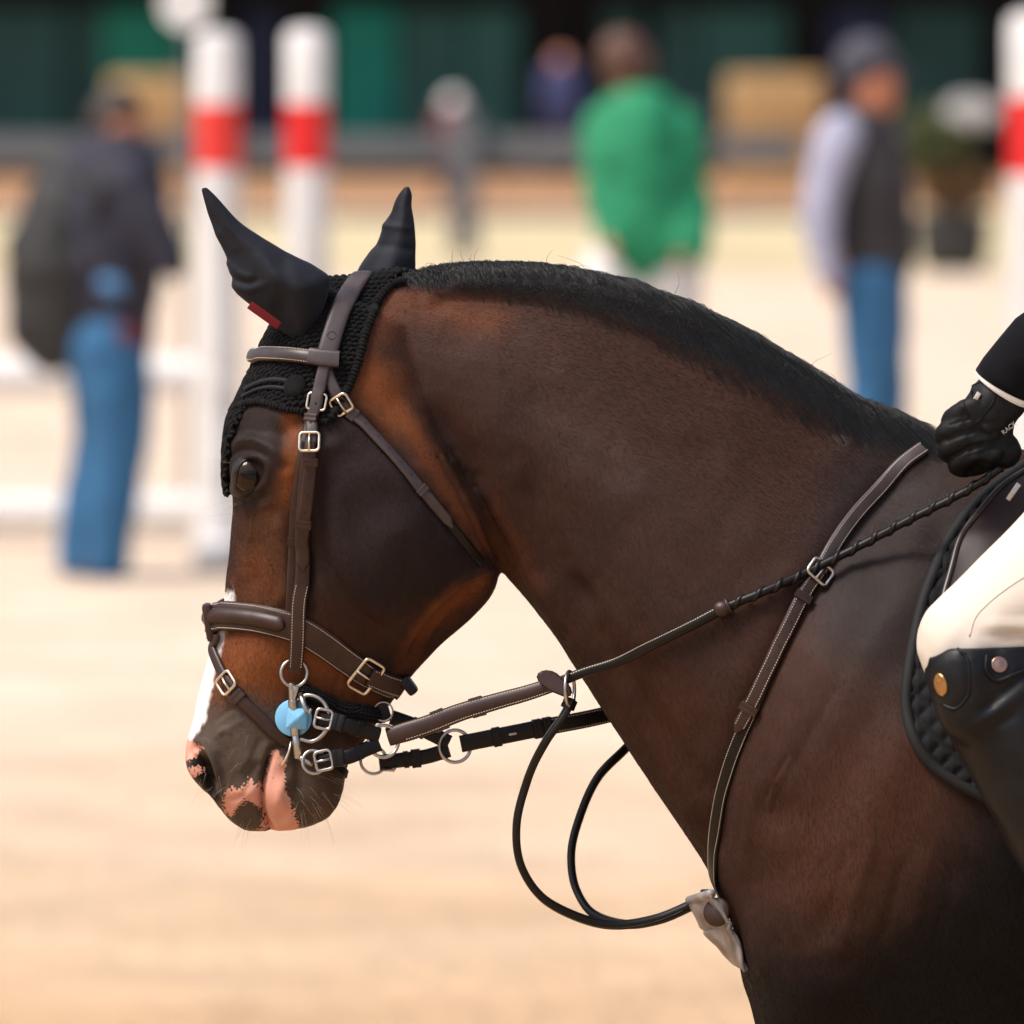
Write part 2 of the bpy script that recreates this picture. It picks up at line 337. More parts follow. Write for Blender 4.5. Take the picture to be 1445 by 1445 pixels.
# muscle, bone and skin relief: strokes in photo pixels of the near side, mirrored to the far side: (line, radius px, height mm)
EYE = (352, 667)
STROKES = [
    # orbit and brow
    ([(322, 640), (350, 622), (388, 634), (404, 660)], 13, 4.0), ([(345, 668), (365, 660)], 30, 5.5),
    ([(398, 612), (430, 590)], 20, -5.0), ([(405, 660), (440, 640), (500, 620)], 14, 2.2),
    ([(330, 632), (352, 620), (385, 632)], 4, 1.6), ([(322, 646), (350, 634), (384, 646)], 3.5, -2.0), ([(318, 622), (350, 606), (380, 614)], 5, -1.0),
    ([(336, 700), (360, 706), (380, 694)], 5, -1.8), ([(345, 712), (368, 716), (386, 704)], 5, 1.0), ([(332, 700), (350, 712), (366, 714)], 3.5, -1.2),
    # facial crest, nasal bone groove, veins
    ([(388, 720), (400, 780), (404, 830), (398, 862)], 13, 4.0), ([(424, 740), (432, 800), (436, 850)], 14, -4.5),
    ([(362, 740), (362, 800), (352, 850)], 16, -2.2), ([(345, 712), (346, 745), (350, 800)], 3.5, 1.6), ([(358, 722), (352, 760)], 3, 1.2), ([(334, 720), (336, 800), (330, 850)], 8, 1.5),
    ([(372, 745), (384, 800), (380, 840)], 4, 1.0),
    # cheek
    ([(560, 690), (560, 770)], 90, 7.0), ([(455, 640), (450, 720), (462, 800), (500, 860), (560, 900)], 14, -3.0),
    ([(480, 660), (480, 740), (500, 810), (545, 862), (610, 868)], 20, 2.2),
    ([(690, 818), (640, 850), (600, 890), (575, 935)], 10, -4.0), ([(706, 826), (660, 856), (622, 896), (592, 945)], 26, -8.0), ([(545, 700), (560, 760), (570, 800)], 60, 4.0), ([(700, 800), (650, 822), (608, 862), (580, 905), (560, 945)], 8, 3.0), ([(672, 838), (634, 872), (604, 915)], 5, 2.5),
    ([(520, 900), (560, 930)], 22, -3.0), ([(480, 945), (470, 985)], 5, -1.5), ([(515, 925), (505, 975), (500, 1010)], 5, -1.4), ([(530, 930), (520, 985)], 6, 1.0),
    # jaw against neck
    ([(455, 560), (520, 600), (590, 690), (640, 750), (690, 806)], 12, -4.5), ([(560, 560), (640, 680), (700, 780)], 34, 4.0),
    ([(610, 640), (640, 690), (670, 750), (702, 804)], 3.5, -2.0), ([(625, 640), (655, 685), (684, 745), (714, 806)], 3.5, -1.8), ([(645, 650), (672, 690), (700, 745), (728, 808)], 3.5, -1.5), ([(618, 640), (648, 688), (677, 748), (708, 804)], 3.5, 1.4), ([(635, 645), (664, 686), (692, 745), (721, 807)], 3.5, 1.2),
    ([(600, 560), (650, 640), (700, 740), (740, 830)], 26, -5.0), ([(690, 640), (750, 760), (810, 880)], 46, 2.0), ([(672, 672), (720, 760), (770, 850), (800, 900)], 15, 4.0), ([(640, 650), (690, 740), (735, 826)], 13, -3.5), ([(730, 660), (780, 770), (840, 880)], 22, -4.0),
    # neck and crest
    ([(600, 425), (700, 425), (800, 440), (900, 475), (1000, 520), (1100, 575), (1200, 625)], 14, -4.0), ([(620, 395), (800, 402), (960, 445), (1120, 520), (1260, 596)], 16, 4.0),
    ([(640, 480), (760, 500), (880, 560), (1000, 640)], 40, 2.5), ([(760, 560), (860, 620)], 24, -1.6), ([(860, 660), (980, 740), (1080, 800)], 50, 2.5), ([(720, 620), (820, 760), (900, 900)], 30, -2.2),
    ([(760, 800), (840, 940), (920, 1060), (990, 1170)], 18, 3.0), ([(800, 800), (870, 930), (950, 1050), (1010, 1140)], 18, -3.5),
    ([(905, 880), (960, 960), (1000, 1040)], 36, 2.0), 
    # shoulder
    ([(1290, 655), (1200, 760), (1120, 880), (1060, 1000), (1020, 1120), (1005, 1230)], 26, -6.0), ([(1330, 760), (1240, 880), (1160, 1010), (1100, 1150)], 60, 7.0),
    ([(1230, 780), (1170, 900), (1110, 1030), (1075, 1150)], 26, 1.2), ([(1280, 800), (1200, 930), (1150, 1040), (1120, 1130)], 24, -1.2), ([(1190, 960), (1130, 1070), (1090, 1140)], 9, -.8), ([(1060, 1100), (1040, 1200)], 7, -.9), ([(1073, 1100), (1055, 1195)], 8, .7), ([(1120, 1060), (1092, 1110), (1084, 1128)], 4, -1.6), ([(1096, 1100), (1086, 1140)], 4, 1.2),
    ([(1300, 1000), (1230, 1150), (1180, 1300)], 50, 4.0), ([(1240, 1170), (1200, 1290), (1180, 1360)], 11, 2.6), ([(1205, 1180), (1170, 1290), (1150, 1350)], 11, -2.6), ([(1280, 1200), (1255, 1290), (1236, 1340)], 11, -3.0), ([(1310, 1210), (1290, 1300)], 14, 2.4), ([(1160, 1200), (1130, 1310)], 16, 2.0), ([(1345, 1230), (1325, 1320)], 14, -2.0),
    ([(1080, 1310), (1140, 1400)], 60, 5.0), ([(1150, 1330), (1260, 1390), (1330, 1400)], 26, -3.5), ([(1060, 1250), (1090, 1330)], 20, -2.0),
    # muzzle
    ([(382, 1062), (372, 1100), (369, 1130), (374, 1156), (386, 1176)], 4.5, -14.0), ([(398, 1050), (388, 1056)], 6, -5.0),
    ([(404, 1085), (394, 1120), (398, 1155)], 14, 7.0), ([(420, 1075), (424, 1110)], 10, -2.5), ([(450, 1110), (455, 1130)], 30, 6.0), ([(430, 1160), (460, 1150)], 8, 1.5),
    ([(355, 1085), (345, 1120), (345, 1150)], 22, 5.0), ([(374, 1092), (362, 1110)], 5, 1.5), ([(362, 1078), (350, 1098)], 5, -1.4), ([(352, 1066), (338, 1086)], 5, 1.2), ([(368, 1072), (378, 1050)], 5, 1.3), ([(357, 1066), (366, 1046)], 5, -1.3),
    ([(322, 1060), (330, 1100)], 16, -2.0), ([(300, 1020), (330, 1000), (360, 1010)], 5, -1.0), ([(310, 1034), (340, 1018)], 5, 1.0), ([(340, 980), (345, 940)], 30, 1.5), ([(300, 1046), (318, 1030), (332, 1040)], 5, 1.2),
    ([(268, 1046), (284, 1048), (296, 1064), (303, 1088), (306, 1114), (318, 1138)], 6, 5.5), ([(275, 1062), (287, 1078), (295, 1098), (303, 1122)], 9, -20.0), ([(284, 1082), (294, 1106)], 7, -12.0),
    ([(266, 1060), (268, 1082), (280, 1104), (296, 1122)], 6, 3.0), ([(306, 1056), (314, 1084), (318, 1110)], 7, -2.5), ([(320, 1130), (345, 1118), (352, 1104)], 3.5, -1.6), ([(330, 1142), (342, 1128)], 4, 1.2), ([(408, 1040), (420, 1060), (440, 1080)], 12, -3.0), ([(470, 1000), (500, 1030)], 16, -2.5),
]
co = coords(hm); nr = normals(hm); P2 = px_of(co)
wide = sstep(0.10, 0.55, np.abs(nr[:, 1]))
disp = np.zeros(len(co))
vis = P2[:, 0] < 1500
for line, r, a in STROKES:
    if min(p[0] for p in line) > 1120 and min(p[1] for p in line) > 1160: a *= .6
    elif r >= 10: a *= 1.45
    else: a *= 1.15
    d = np.full(len(co), 1e9); xs = [p[0] for p in line]; ys = [p[1] for p in line]
    sel = vis & (P2[:, 0] > min(xs) - 3.2 * r) & (P2[:, 0] < max(xs) + 3.2 * r) & (P2[:, 1] > min(ys) - 3.2 * r) & (P2[:, 1] < max(ys) + 3.2 * r)
    L_ = line if len(line) < 3 else [tuple(p) for p in spline(line, len(line) * 5)]
    d = seg_dist(P2[sel], L_)
    lat = wide[sel] if r > 9 else np.maximum(wide[sel], 0.35)
    if len(L_) > 2:                                   # long strokes fade out towards their ends
        ends = np.minimum(np.linalg.norm(P2[sel] - L_[0], axis=1), np.linalg.norm(P2[sel] - L_[-1], axis=1)); lat = lat * sstep(0, min(2.2 * r, 60), ends)
    disp[sel] += a * 0.001 * np.exp(-(d / r) ** 2 * 1.4) * lat
disp += 0.0007 * vnoise(co, 0.03, 3) + 0.0012 * vnoise(co, 0.08, 4)
co = co + nr * disp[:, None]
# eye opening: the lids close on the eyeball (built below)
EYE_C = W(*EYE, 0); 
P2 = px_of(co)
LID = smooth_poly([(333, 688), (335, 668), (341, 654), (353, 648), (366, 650), (374, 661), (371, 677), (359, 689), (345, 695)], 40)
sd = sdist(P2, LID) ; near = (np.abs(P2[:, 0] - 352) < 60) & (np.abs(P2[:, 1] - 668) < 60) & (np.abs(co[:, 1]) > 0.04)
push = np.where(near, sstep(-1.5, 3.5, sd), 0) * 0.014
rim = np.where(near, np.exp(-((sd + 5) / 4.0) ** 2), 0) * 0.0010
co[:, 1] += np.sign(co[:, 1]) * (rim - push)
set_coords(hm, co)
hm_n = normals(hm)
BVH = BVHTree.FromPolygons([tuple(v) for v in co], [tuple(p.vertices) for p in hm.polygons])

# coat colour: dark bay with tan face, white blaze, pink-spotted lips; some light and shade painted in
P2 = px_of(co); n2 = vnoise(co, 0.012, 5); n3 = vnoise(co, 0.004, 6); n1 = vnoise(co, 0.05, 8)
J1 = np.stack([n2, vnoise(co, 0.012, 15)], 1); J2 = np.stack([n3, vnoise(co, 0.004, 16)], 1)
base = np.tile(np.array([.043, .0178, .0112]), (len(co), 1))
def paint(poly, col, soft, jitter=0.0, amt=1.0, fine=0.0, mask=None):
    global base
    bb = np.array(poly); sel = (P2[:, 0] > bb[:, 0].min() - 2 * soft - 60) & (P2[:, 0] < bb[:, 0].max() + 2 * soft + 60) & (P2[:, 1] > bb[:, 1].min() - 2 * soft - 60) & (P2[:, 1] < bb[:, 1].max() + 2 * soft + 60)
    pts = P2[sel] + jitter * J1[sel] + fine * J2[sel]
    w = np.zeros(len(co)); w[sel] = sstep(-soft, soft, sdist(pts, smooth_poly(poly, 40))) * amt
    if mask is not None: w = w * mask
    base = base * (1 - w[:, None]) + np.array(col)[None] * w[:, None]
TAN = (.185, .054, .0145); TAN2 = (.115, .036, .0115); DARK = (.013, .0080, .0070); BLACK = (.0060, .0054, .0056)
paint([(560, 430), (640, 440), (800, 520), (900, 640), (860, 700), (700, 560), (600, 500)], (.055, .0255, .018), 40, 10, .8)
paint([(700, 560), (860, 640), (980, 800), (1040, 940), (960, 1000), (840, 860), (740, 700)], (.044, .022, .0165), 60, 14, .7)
paint([(530, 400), (570, 392), (640, 420), (720, 440), (680, 470), (580, 450), (520, 500), (500, 560), (490, 480)], (.120, .040, .0175), 30, 8, .9)
paint([(500, 520), (540, 515), (580, 570), (630, 660), (690, 770), (660, 760), (600, 680), (540, 620), (500, 570)], TAN, 26, 8, .9)
paint([(690, 700), (720, 740), (760, 830), (740, 820), (700, 780)], TAN2, 18, 6, .8)  # lit ridge of the neck, its light painted into the coat
paint([(580, 560), (640, 620), (720, 760), (760, 850), (720, 780), (640, 680)], DARK, 22, 6, .75)  # shade of the hollow behind the jaw, painted into the coat
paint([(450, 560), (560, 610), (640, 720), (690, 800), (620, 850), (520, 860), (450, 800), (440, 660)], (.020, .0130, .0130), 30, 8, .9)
paint([(395, 580), (420, 575), (425, 620), (415, 690), (400, 720), (385, 690), (398, 640)], TAN, 14, 5, .85)
paint([(395, 690), (410, 720), (405, 780), (400, 840), (350, 850), (330, 840), (340, 770), (360, 720)], (.085, .032, .0145), 20, 6, .9)
paint([(350, 790), (375, 780), (395, 850), (330, 860)], TAN2, 14, 5, .7)
paint([(412, 740), (440, 730), (445, 860), (415, 850)], DARK, 12, 4, .8)  # depression by the facial crest, its shade painted dark
paint([(320, 590), (390, 575), (400, 620), (385, 700), (345, 715), (322, 690)], (.019, .0125, .011), 14, 4, .9)
paint([(300, 895), (420, 890), (500, 940), (520, 990), (430, 970), (390, 990), (330, 980), (300, 1000)], TAN, 34, 12, .9)
paint([(640, 830), (690, 815), (660, 850), (610, 890), (580, 940), (560, 950), (575, 900)], TAN, 14, 5, .85)
paint([(540, 920), (600, 900), (560, 970), (520, 960)], DARK, 18, 5, .5)  # shadow below the cheek edge, painted in
paint([(420, 985), (520, 990), (530, 1030), (450, 1010)], TAN2, 14, 5, .6)
paint([(292, 1005), (340, 975), (400, 1000), (430, 1040), (500, 1070), (490, 1130), (440, 1180), (340, 1180), (255, 1100), (270, 1040)], (.085, .060, .045), 26, 10, .95)
paint([(440, 1085), (480, 1085), (485, 1130), (450, 1150)], (.085, .050, .031), 22, 6, .7)
paint([(960, 1060), (1000, 1000), (960, 940), (880, 880), (840, 920), (960, 1140)], (.060, .022, .011), 40, 12, .6)
paint([(1100, 1150), (1300, 1050), (1330, 1300), (1150, 1350)], (.062, .024, .0135), 60, 14, .8)
paint([(1030, 1360), (1180, 1330), (1310, 1230), (1420, 1120), (1560, 1200), (1560, 1700), (1000, 1700)], (.0038, .0028, .0026), 80, 14, .98)  # black points of a bay, deepened by painted shade and vignette
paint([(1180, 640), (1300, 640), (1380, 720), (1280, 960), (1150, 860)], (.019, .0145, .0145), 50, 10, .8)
crest = [(560, 380), (600, 408), (700, 416), (800, 434), (900, 468), (1000, 514), (1100, 566), (1200, 616), (1330, 650), (1340, 590), (1100, 470), (900, 380), (720, 355), (600, 360)]
paint(crest, BLACK, 22, 8, .95)
# white blaze down the nose (front of the head only), pink skin with dark freckles round nostril and lips
frontal = 1 - sstep(0.028, 0.040, np.abs(co[:, 1]) + 0.002 * n2)
paint([(290, 860), (330, 830), (316, 900), (306, 940), (293, 1000), (281, 1030), (262, 1046), (240, 1040), (250, 900)], (.72, .69, .66), 4, 5, 1, 3)
def soft(poly, w):
    out = np.zeros(len(co)); bb = np.array(poly); sel = (np.abs(P2[:, 0] - bb[:, 0].mean()) < 110) & (np.abs(P2[:, 1] - bb[:, 1].mean()) < 110)
    out[sel] = sstep(-w, w, sdist(P2[sel] + 2 * J1[sel], smooth_poly(poly, 40))); return out
MOUTH = [(392, 1040), (382, 1062), (372, 1100), (369, 1130), (374, 1156), (386, 1180)]
mx_ = np.interp(P2[:, 1], [p[1] for p in MOUTH], [p[0] for p in MOUTH]); right_of = sstep(-1, 3, P2[:, 0] - mx_); left_of = 1 - right_of
pinkm = soft([(386, 1052), (396, 1066), (404, 1078), (401, 1096), (405, 1120), (413, 1140), (424, 1180), (400, 1190), (366, 1180), (360, 1150), (356, 1120), (370, 1070)], 7) * right_of
pinkm = np.maximum(pinkm, soft([(318, 1116), (340, 1112), (352, 1098), (359, 1108), (366, 1104), (372, 1112), (370, 1132), (362, 1144), (352, 1132), (340, 1134), (328, 1150), (316, 1142)], 10) * left_of)
pinkm = np.maximum(pinkm, soft([(258, 1040), (276, 1048), (286, 1058), (274, 1070), (258, 1072), (244, 1060)], 5))
pinkm = np.maximum(pinkm, .8 * soft([(258, 1088), (278, 1080), (288, 1086), (276, 1097), (262, 1100)], 6))
pinkm = np.maximum(pinkm, .55 * soft([(345, 1165), (372, 1150), (378, 1175), (350, 1180)], 8) * left_of)
pinkm *= 1 - soft([(345, 1138), (358, 1136), (367, 1150), (361, 1170), (342, 1168), (334, 1156)], 5)
paint([(270, 1060), (284, 1064), (296, 1080), (304, 1106), (308, 1130), (296, 1124), (284, 1106), (272, 1090)], (.0055, .0048, .0048), 3.5, 2, .97)
pa = hm.attributes.new('pink', 'FLOAT', 'POINT'); pa.data.foreach_set('value', pinkm.astype(np.float32))
base[base.max(1) < .2] *= .82
base *= (1 + 0.10 * n1 + 0.08 * n2 + .05 * n3)[:, None]
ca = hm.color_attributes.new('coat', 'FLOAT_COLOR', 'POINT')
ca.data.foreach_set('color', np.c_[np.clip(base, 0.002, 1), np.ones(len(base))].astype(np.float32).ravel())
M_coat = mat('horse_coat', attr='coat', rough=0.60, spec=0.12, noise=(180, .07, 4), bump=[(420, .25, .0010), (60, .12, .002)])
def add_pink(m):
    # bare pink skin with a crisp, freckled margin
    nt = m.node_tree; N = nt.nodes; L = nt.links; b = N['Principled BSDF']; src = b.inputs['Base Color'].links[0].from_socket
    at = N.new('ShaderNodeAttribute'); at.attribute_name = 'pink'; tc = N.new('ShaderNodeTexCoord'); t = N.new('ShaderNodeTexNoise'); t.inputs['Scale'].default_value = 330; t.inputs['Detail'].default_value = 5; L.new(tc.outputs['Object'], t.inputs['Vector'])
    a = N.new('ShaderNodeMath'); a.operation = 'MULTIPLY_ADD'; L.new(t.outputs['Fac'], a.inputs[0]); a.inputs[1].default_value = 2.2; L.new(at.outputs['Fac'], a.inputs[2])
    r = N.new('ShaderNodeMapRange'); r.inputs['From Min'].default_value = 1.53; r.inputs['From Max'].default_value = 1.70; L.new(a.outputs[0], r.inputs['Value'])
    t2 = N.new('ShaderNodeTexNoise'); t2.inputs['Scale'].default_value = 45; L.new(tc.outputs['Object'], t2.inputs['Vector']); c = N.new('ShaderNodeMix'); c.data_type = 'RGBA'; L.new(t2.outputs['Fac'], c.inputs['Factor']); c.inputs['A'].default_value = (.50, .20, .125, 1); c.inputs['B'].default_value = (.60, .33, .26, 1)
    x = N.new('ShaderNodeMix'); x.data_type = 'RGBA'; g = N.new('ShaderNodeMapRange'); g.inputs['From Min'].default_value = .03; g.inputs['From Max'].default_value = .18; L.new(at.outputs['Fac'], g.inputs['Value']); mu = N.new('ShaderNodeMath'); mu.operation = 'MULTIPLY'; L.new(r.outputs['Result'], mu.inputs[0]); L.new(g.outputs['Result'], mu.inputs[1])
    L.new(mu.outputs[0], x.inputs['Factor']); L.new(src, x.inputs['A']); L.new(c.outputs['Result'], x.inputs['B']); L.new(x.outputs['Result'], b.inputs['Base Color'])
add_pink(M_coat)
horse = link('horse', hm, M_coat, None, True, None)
tag(horse, 'dark bay horse with a white blaze and pink-spotted lips, wearing bridle and saddle', 'horse')
# ------------------------------------------------------------------ surface helpers for everything that lies on the horse
CAM = Vector((0, -D, H))
def hit(px, py):
    d = (W(px, py, 0) - CAM).normalized(); r = BVH.ray_cast(CAM + d * 8.0, d)
    return (r[0], r[1]) if r[0] is not None else (None, None)
def near_path(pts, n, smooth=4):
    """path drawn in photo pixels, dropped on the near side of the horse -> positions, normals"""
    q = spline(pts, n); P = []; N = []
    for a, b in q:
        l, nn = hit(a, b)
        if l is None or l.y > 0.05:
            l, nn, _, _ = BVH.find_nearest(W(a, b, -0.03))
        P.append(l[:]); N.append(nn[:])
    return relax(np.array(P), np.array(N), smooth)
def relax(P, N, k):
    for _ in range(k):
        N[1:-1] = (N[:-2] + 2 * N[1:-1] + N[2:]) / 4
        P[1:-1] = (P[:-2] + 2 * P[1:-1] + P[2:]) / 4
    N /= np.linalg.norm(N, axis=1)[:, None]; return P, N
def wrap_path(pts3, n, smooth=6):
    """3D guide points, snapped to the nearest skin"""
    q = spline([list(p) for p in pts3], n); P = []; N = []
    for a in q:
        l, nn, _, _ = BVH.find_nearest(Vector(a)); P.append(l[:]); N.append(nn[:])
    return relax(np.array(P), np.array(N), smooth)
class Strap:
    def __init__(s, P, N, width, thick=.0032, off=0.001, edge=.35):
        n = len(P); s.P = P + N * off; s.w = np.full(n, width) if np.isscalar(width) else cr(np.linspace(0, 1, len(width)), width, np.linspace(0, 1, n))
        s.th = thick; T = np.gradient(s.P, axis=0); T /= np.linalg.norm(T, axis=1)[:, None]
        N = N - T * np.sum(N * T, 1)[:, None]; N /= np.linalg.norm(N, axis=1)[:, None]
        s.N = N; s.T = T; s.B = np.cross(N, T); s.d = np.r_[0, np.cumsum(np.linalg.norm(np.diff(s.P, axis=0), axis=1))]; s.edge = edge
    def mesh(s, mb, crown=0.0, tip=None, tip0=None):
        n = len(s.P); th = s.th; e = min(th * .45, .0015)
        vs = []; fs = []
        for i in range(n):
            w = s.w[i] / 2
            if tip and s.d[-1] - s.d[i] < tip: w *= max(.15, ((s.d[-1] - s.d[i]) / tip)) ** .6
            if tip0 and s.d[i] < tip0: w *= max(.15, (s.d[i] / tip0)) ** .6
            sec = [(-w, 0), (-w, th - e), (-w + e, th), (-w * .55, th + crown * .7), (0, th + crown), (w * .55, th + crown * .7), (w - e, th), (w, th - e), (w, 0)]
            for a, b in sec: vs.append(s.P[i] + s.B[i] * a + s.N[i] * b)
        k = 9
        for i in range(n - 1):
            for j in range(k):
                l = (j + 1) % k; fs.append((i * k + j, (i + 1) * k + j, (i + 1) * k + l, i * k + l))
        fs.append(tuple(range(k))); fs.append(tuple((n - 1) * k + j for j in range(k))[::-1])
        mb.add(np.array(vs), fs); return s
    def at(s, u):
        x = u * s.d[-1]; f = lambda A: np.array([np.interp(x, s.d, A[:, k]) for k in range(3)])
        N = f(s.N); T = f(s.T); B = f(s.B)
        return f(s.P), N / np.linalg.norm(N), T / np.linalg.norm(T), B / np.linalg.norm(B), float(np.interp(x, s.d, s.w))
    def u_of(s, px, py):
        q = px_of(s.P, False); i = int(np.argmin(np.hypot(q[:, 0] - px, q[:, 1] - py))); return s.d[i] / s.d[-1]
    def stitches(s, parent, rows=(-.36, .36), u0=0., u1=1., pitch=.0030, crown=0.0, lift=0.0, mat_=None):
        mb = MB(); L_ = (u1 - u0) * s.d[-1]; m = max(2, int(L_ / pitch))
        V = np.array([(a, b, c) for a in (-1, 1) for b in (-1, 1) for c in (0, 1)], float)
        Fq = [(0, 1, 3, 2), (4, 6, 7, 5), (0, 4, 5, 1), (2, 3, 7, 6), (1, 5, 7, 3), (0, 2, 6, 4)]
        for u in np.linspace(u0, u1, m):
            P, N, T, B, w = s.at(u)
            for r in rows:
                c = P + B * (r * w) + N * (s.th + crown * .55 * (abs(r) < .45) - .0001 + lift)
                mb.add(np.array([c + T * a * .00085 + B * b * .00036 + N * cc * .0005 for a, b, cc in V]), Fq)
        o = mb.build('stitching', mat_ or M_thread, parent, False); o['kind'] = 'stuff'; return o
    def rot(s, u):
        P, N, T, B, w = s.at(u)
        return Vector(P), Matrix((B, T, N)).transposed(), w
    def hole(s, parent, u, lat=0.0, r=.0016):
        P, R, w = s.rot(u); c = P + R @ Vector((lat * w, 0, s.th + .0003))
        return MB().lathe([(r * .6, -.0008), (r, 0), (r, .0004), (r * .5, .0001)], c, R.col[2], 10).build('punched_hole', M_hole, parent)
    def keeper(s, parent, u, mat_, length=.009, th=.0022, wide=1.16, lift=0.0):
        P, R, w = s.rot(u); mb = MB()
        for dy in (-length * .27, length * .27):
            mb.box(P + R @ Vector((0, dy, s.th * .5 + lift)), (w * wide, length * .42, s.th + 2 * th + lift), R, .0009)
        mb.box(P + R @ Vector((0, 0, s.th * .5 + lift)), (w * wide * .985, length * .7, (s.th + 2 * th + lift) * .93), R, .0006)
        return mb.build('keeper', mat_, parent, True, 40)
    def buckle(s, parent, u, mat_, length=.018, wide=1.42, r=.0018, lift=.002, prong=True, flip=1):
        P, R, w = s.rot(u); W2 = w * wide / 2; L2 = length / 2; z = s.th + lift; mb = MB(); c = r * 2.2
        pts = []
        for sx, sy in ((1, 1), (-1, 1), (-1, -1), (1, -1)):
            cx, cy = sx * (W2 - c), sy * (L2 - c); a0 = {(1, 1): 0, (-1, 1): 90, (-1, -1): 180, (1, -1): 270}[(sx, sy)]
            for k in range(5):
                a = math.radians(a0 + k * 22.5); pts.append(P + R @ Vector((cx + c * math.cos(a), cy + c * math.sin(a), z + .0012 * (sy * flip > 0))))
        mb.tube(pts, r, 10, closed=True)
        if prong: mb.tube([P + R @ Vector((0, -L2 * flip, z)), P + R @ Vector((0, 0, z + r * 1.6)), P + R @ Vector((0, L2 * flip * 1.06, z + r * 1.1))], r * .75, 8)
        return mb.build('buckle', mat_, parent)
def box_rot(x, y): 
    x = Vector(x).normalized(); y = Vector(y); y = (y - x * y.dot(x)).normalized(); return Matrix((x, y, x.cross(y))).transposed()

LEATHER_BUMP = [(900, .22, .0005), (120, .12, .0012)]
M_leather = mat('brown_leather', srgb(74, 48, 40, .42), .42, spec=.36, noise=(60, .22, 6), bump=LEATHER_BUMP)
M_leather_light = mat('grey_brown_leather', srgb(92, 78, 78, .42), .40, spec=.4, noise=(50, .18, 6), bump=LEATHER_BUMP)
M_leather_black = mat('black_leather', srgb(34, 27, 25, .34), .42, spec=.24, noise=(60, .25, 6), bump=LEATHER_BUMP)
M_thread = mat('cream_thread', (.50, .42, .32), .8)
M_hole = mat('hole_black', (.004, .004, .004), .9)
M_steel = mat('brushed_steel', (.44, .41, .38), .30, 1.0, noise=(200, .12, 3))
M_brass = mat('pale_brass', (.66, .56, .43), .28, 1.0, noise=(200, .12, 3))
M_skin_dark = mat('eyelid_skin', (.012, .0085, .0075), .5, spec=.5, bump=(500, .3, .0006))
# ------------------------------------------------------------------ eyes
def eye_mat():
    m = mat('eye_brown', (.03, .014, .007), .025, spec=.24); nt = m.node_tree; N = nt.nodes; L = nt.links
    tc = N.new('ShaderNodeTexCoord'); mp = N.new('ShaderNodeMapping'); mp.inputs['Scale'].default_value = (1 / .0098, 1, 1 / .0052)
    L.new(tc.outputs['Object'], mp.inputs[0]); sep = N.new('ShaderNodeSeparateXYZ'); L.new(mp.outputs[0], sep.inputs[0])
    cb = N.new('ShaderNodeCombineXYZ'); L.new(sep.outputs[0], cb.inputs[0]); L.new(sep.outputs[2], cb.inputs[1])
    ln = N.new('ShaderNodeVectorMath'); ln.operation = 'LENGTH'; L.new(cb.outputs[0], ln.inputs[0])
    rp = N.new('ShaderNodeValToRGB'); e = rp.color_ramp.elements; e[0].position = .80; e[0].color = (.003, .003, .004, 1); e[1].position = 1.0; e[1].color = (.024, .012, .006, 1)
    x = rp.color_ramp.elements.new(0.92); x.color = (.009, .005, .0035, 1)
    mr = N.new('ShaderNodeMath'); mr.operation = 'MULTIPLY'; mr.inputs[1].default_value = .9; L.new(ln.outputs['Value'], mr.inputs[0])
    L.new(mr.outputs[0], rp.inputs[0]); L.new(rp.outputs[0], N['Principled BSDF'].inputs['Base Color']); return m
M_eye = eye_mat()
EC = np.array([353., 670.]); NL = len(LID); RE = .0215
def ring_hits(f):
    r = []
    for p in LID:
        q = EC + (p - EC) * f; q[0] = max(q[0], 326); l, _n = hit(*q)
        if l is None: l = BVH.find_nearest(W(q[0], q[1], -.06))[0]
        r.append(l[:])
    r = np.array(r)
    for _ in range(8): r = (np.roll(r, 1, 0) + 2 * r + np.roll(r, -1, 0)) / 4
    return r
skin = ring_hits(1.62); ymean = ring_hits(1.25)[:, 1].mean()
lc = np.array(W(EC[0], EC[1], ymean)[:]); eye_y = abs(ymean) - .0102
def eye_surf(x, z): return eye_y + .9 * RE * np.sqrt(np.maximum(.05, 1 - ((x - lc[0]) ** 2 + (z - lc[2]) ** 2) / RE ** 2))
M_lid = mat('eyelid_skin_soft', (.0150, .0100, .0085), .55, spec=.28, bump=[(420, .35, .0008), (90, .3, .0015)])
lid_in = np.array([W(p[0], p[1], ymean)[:] for p in LID])
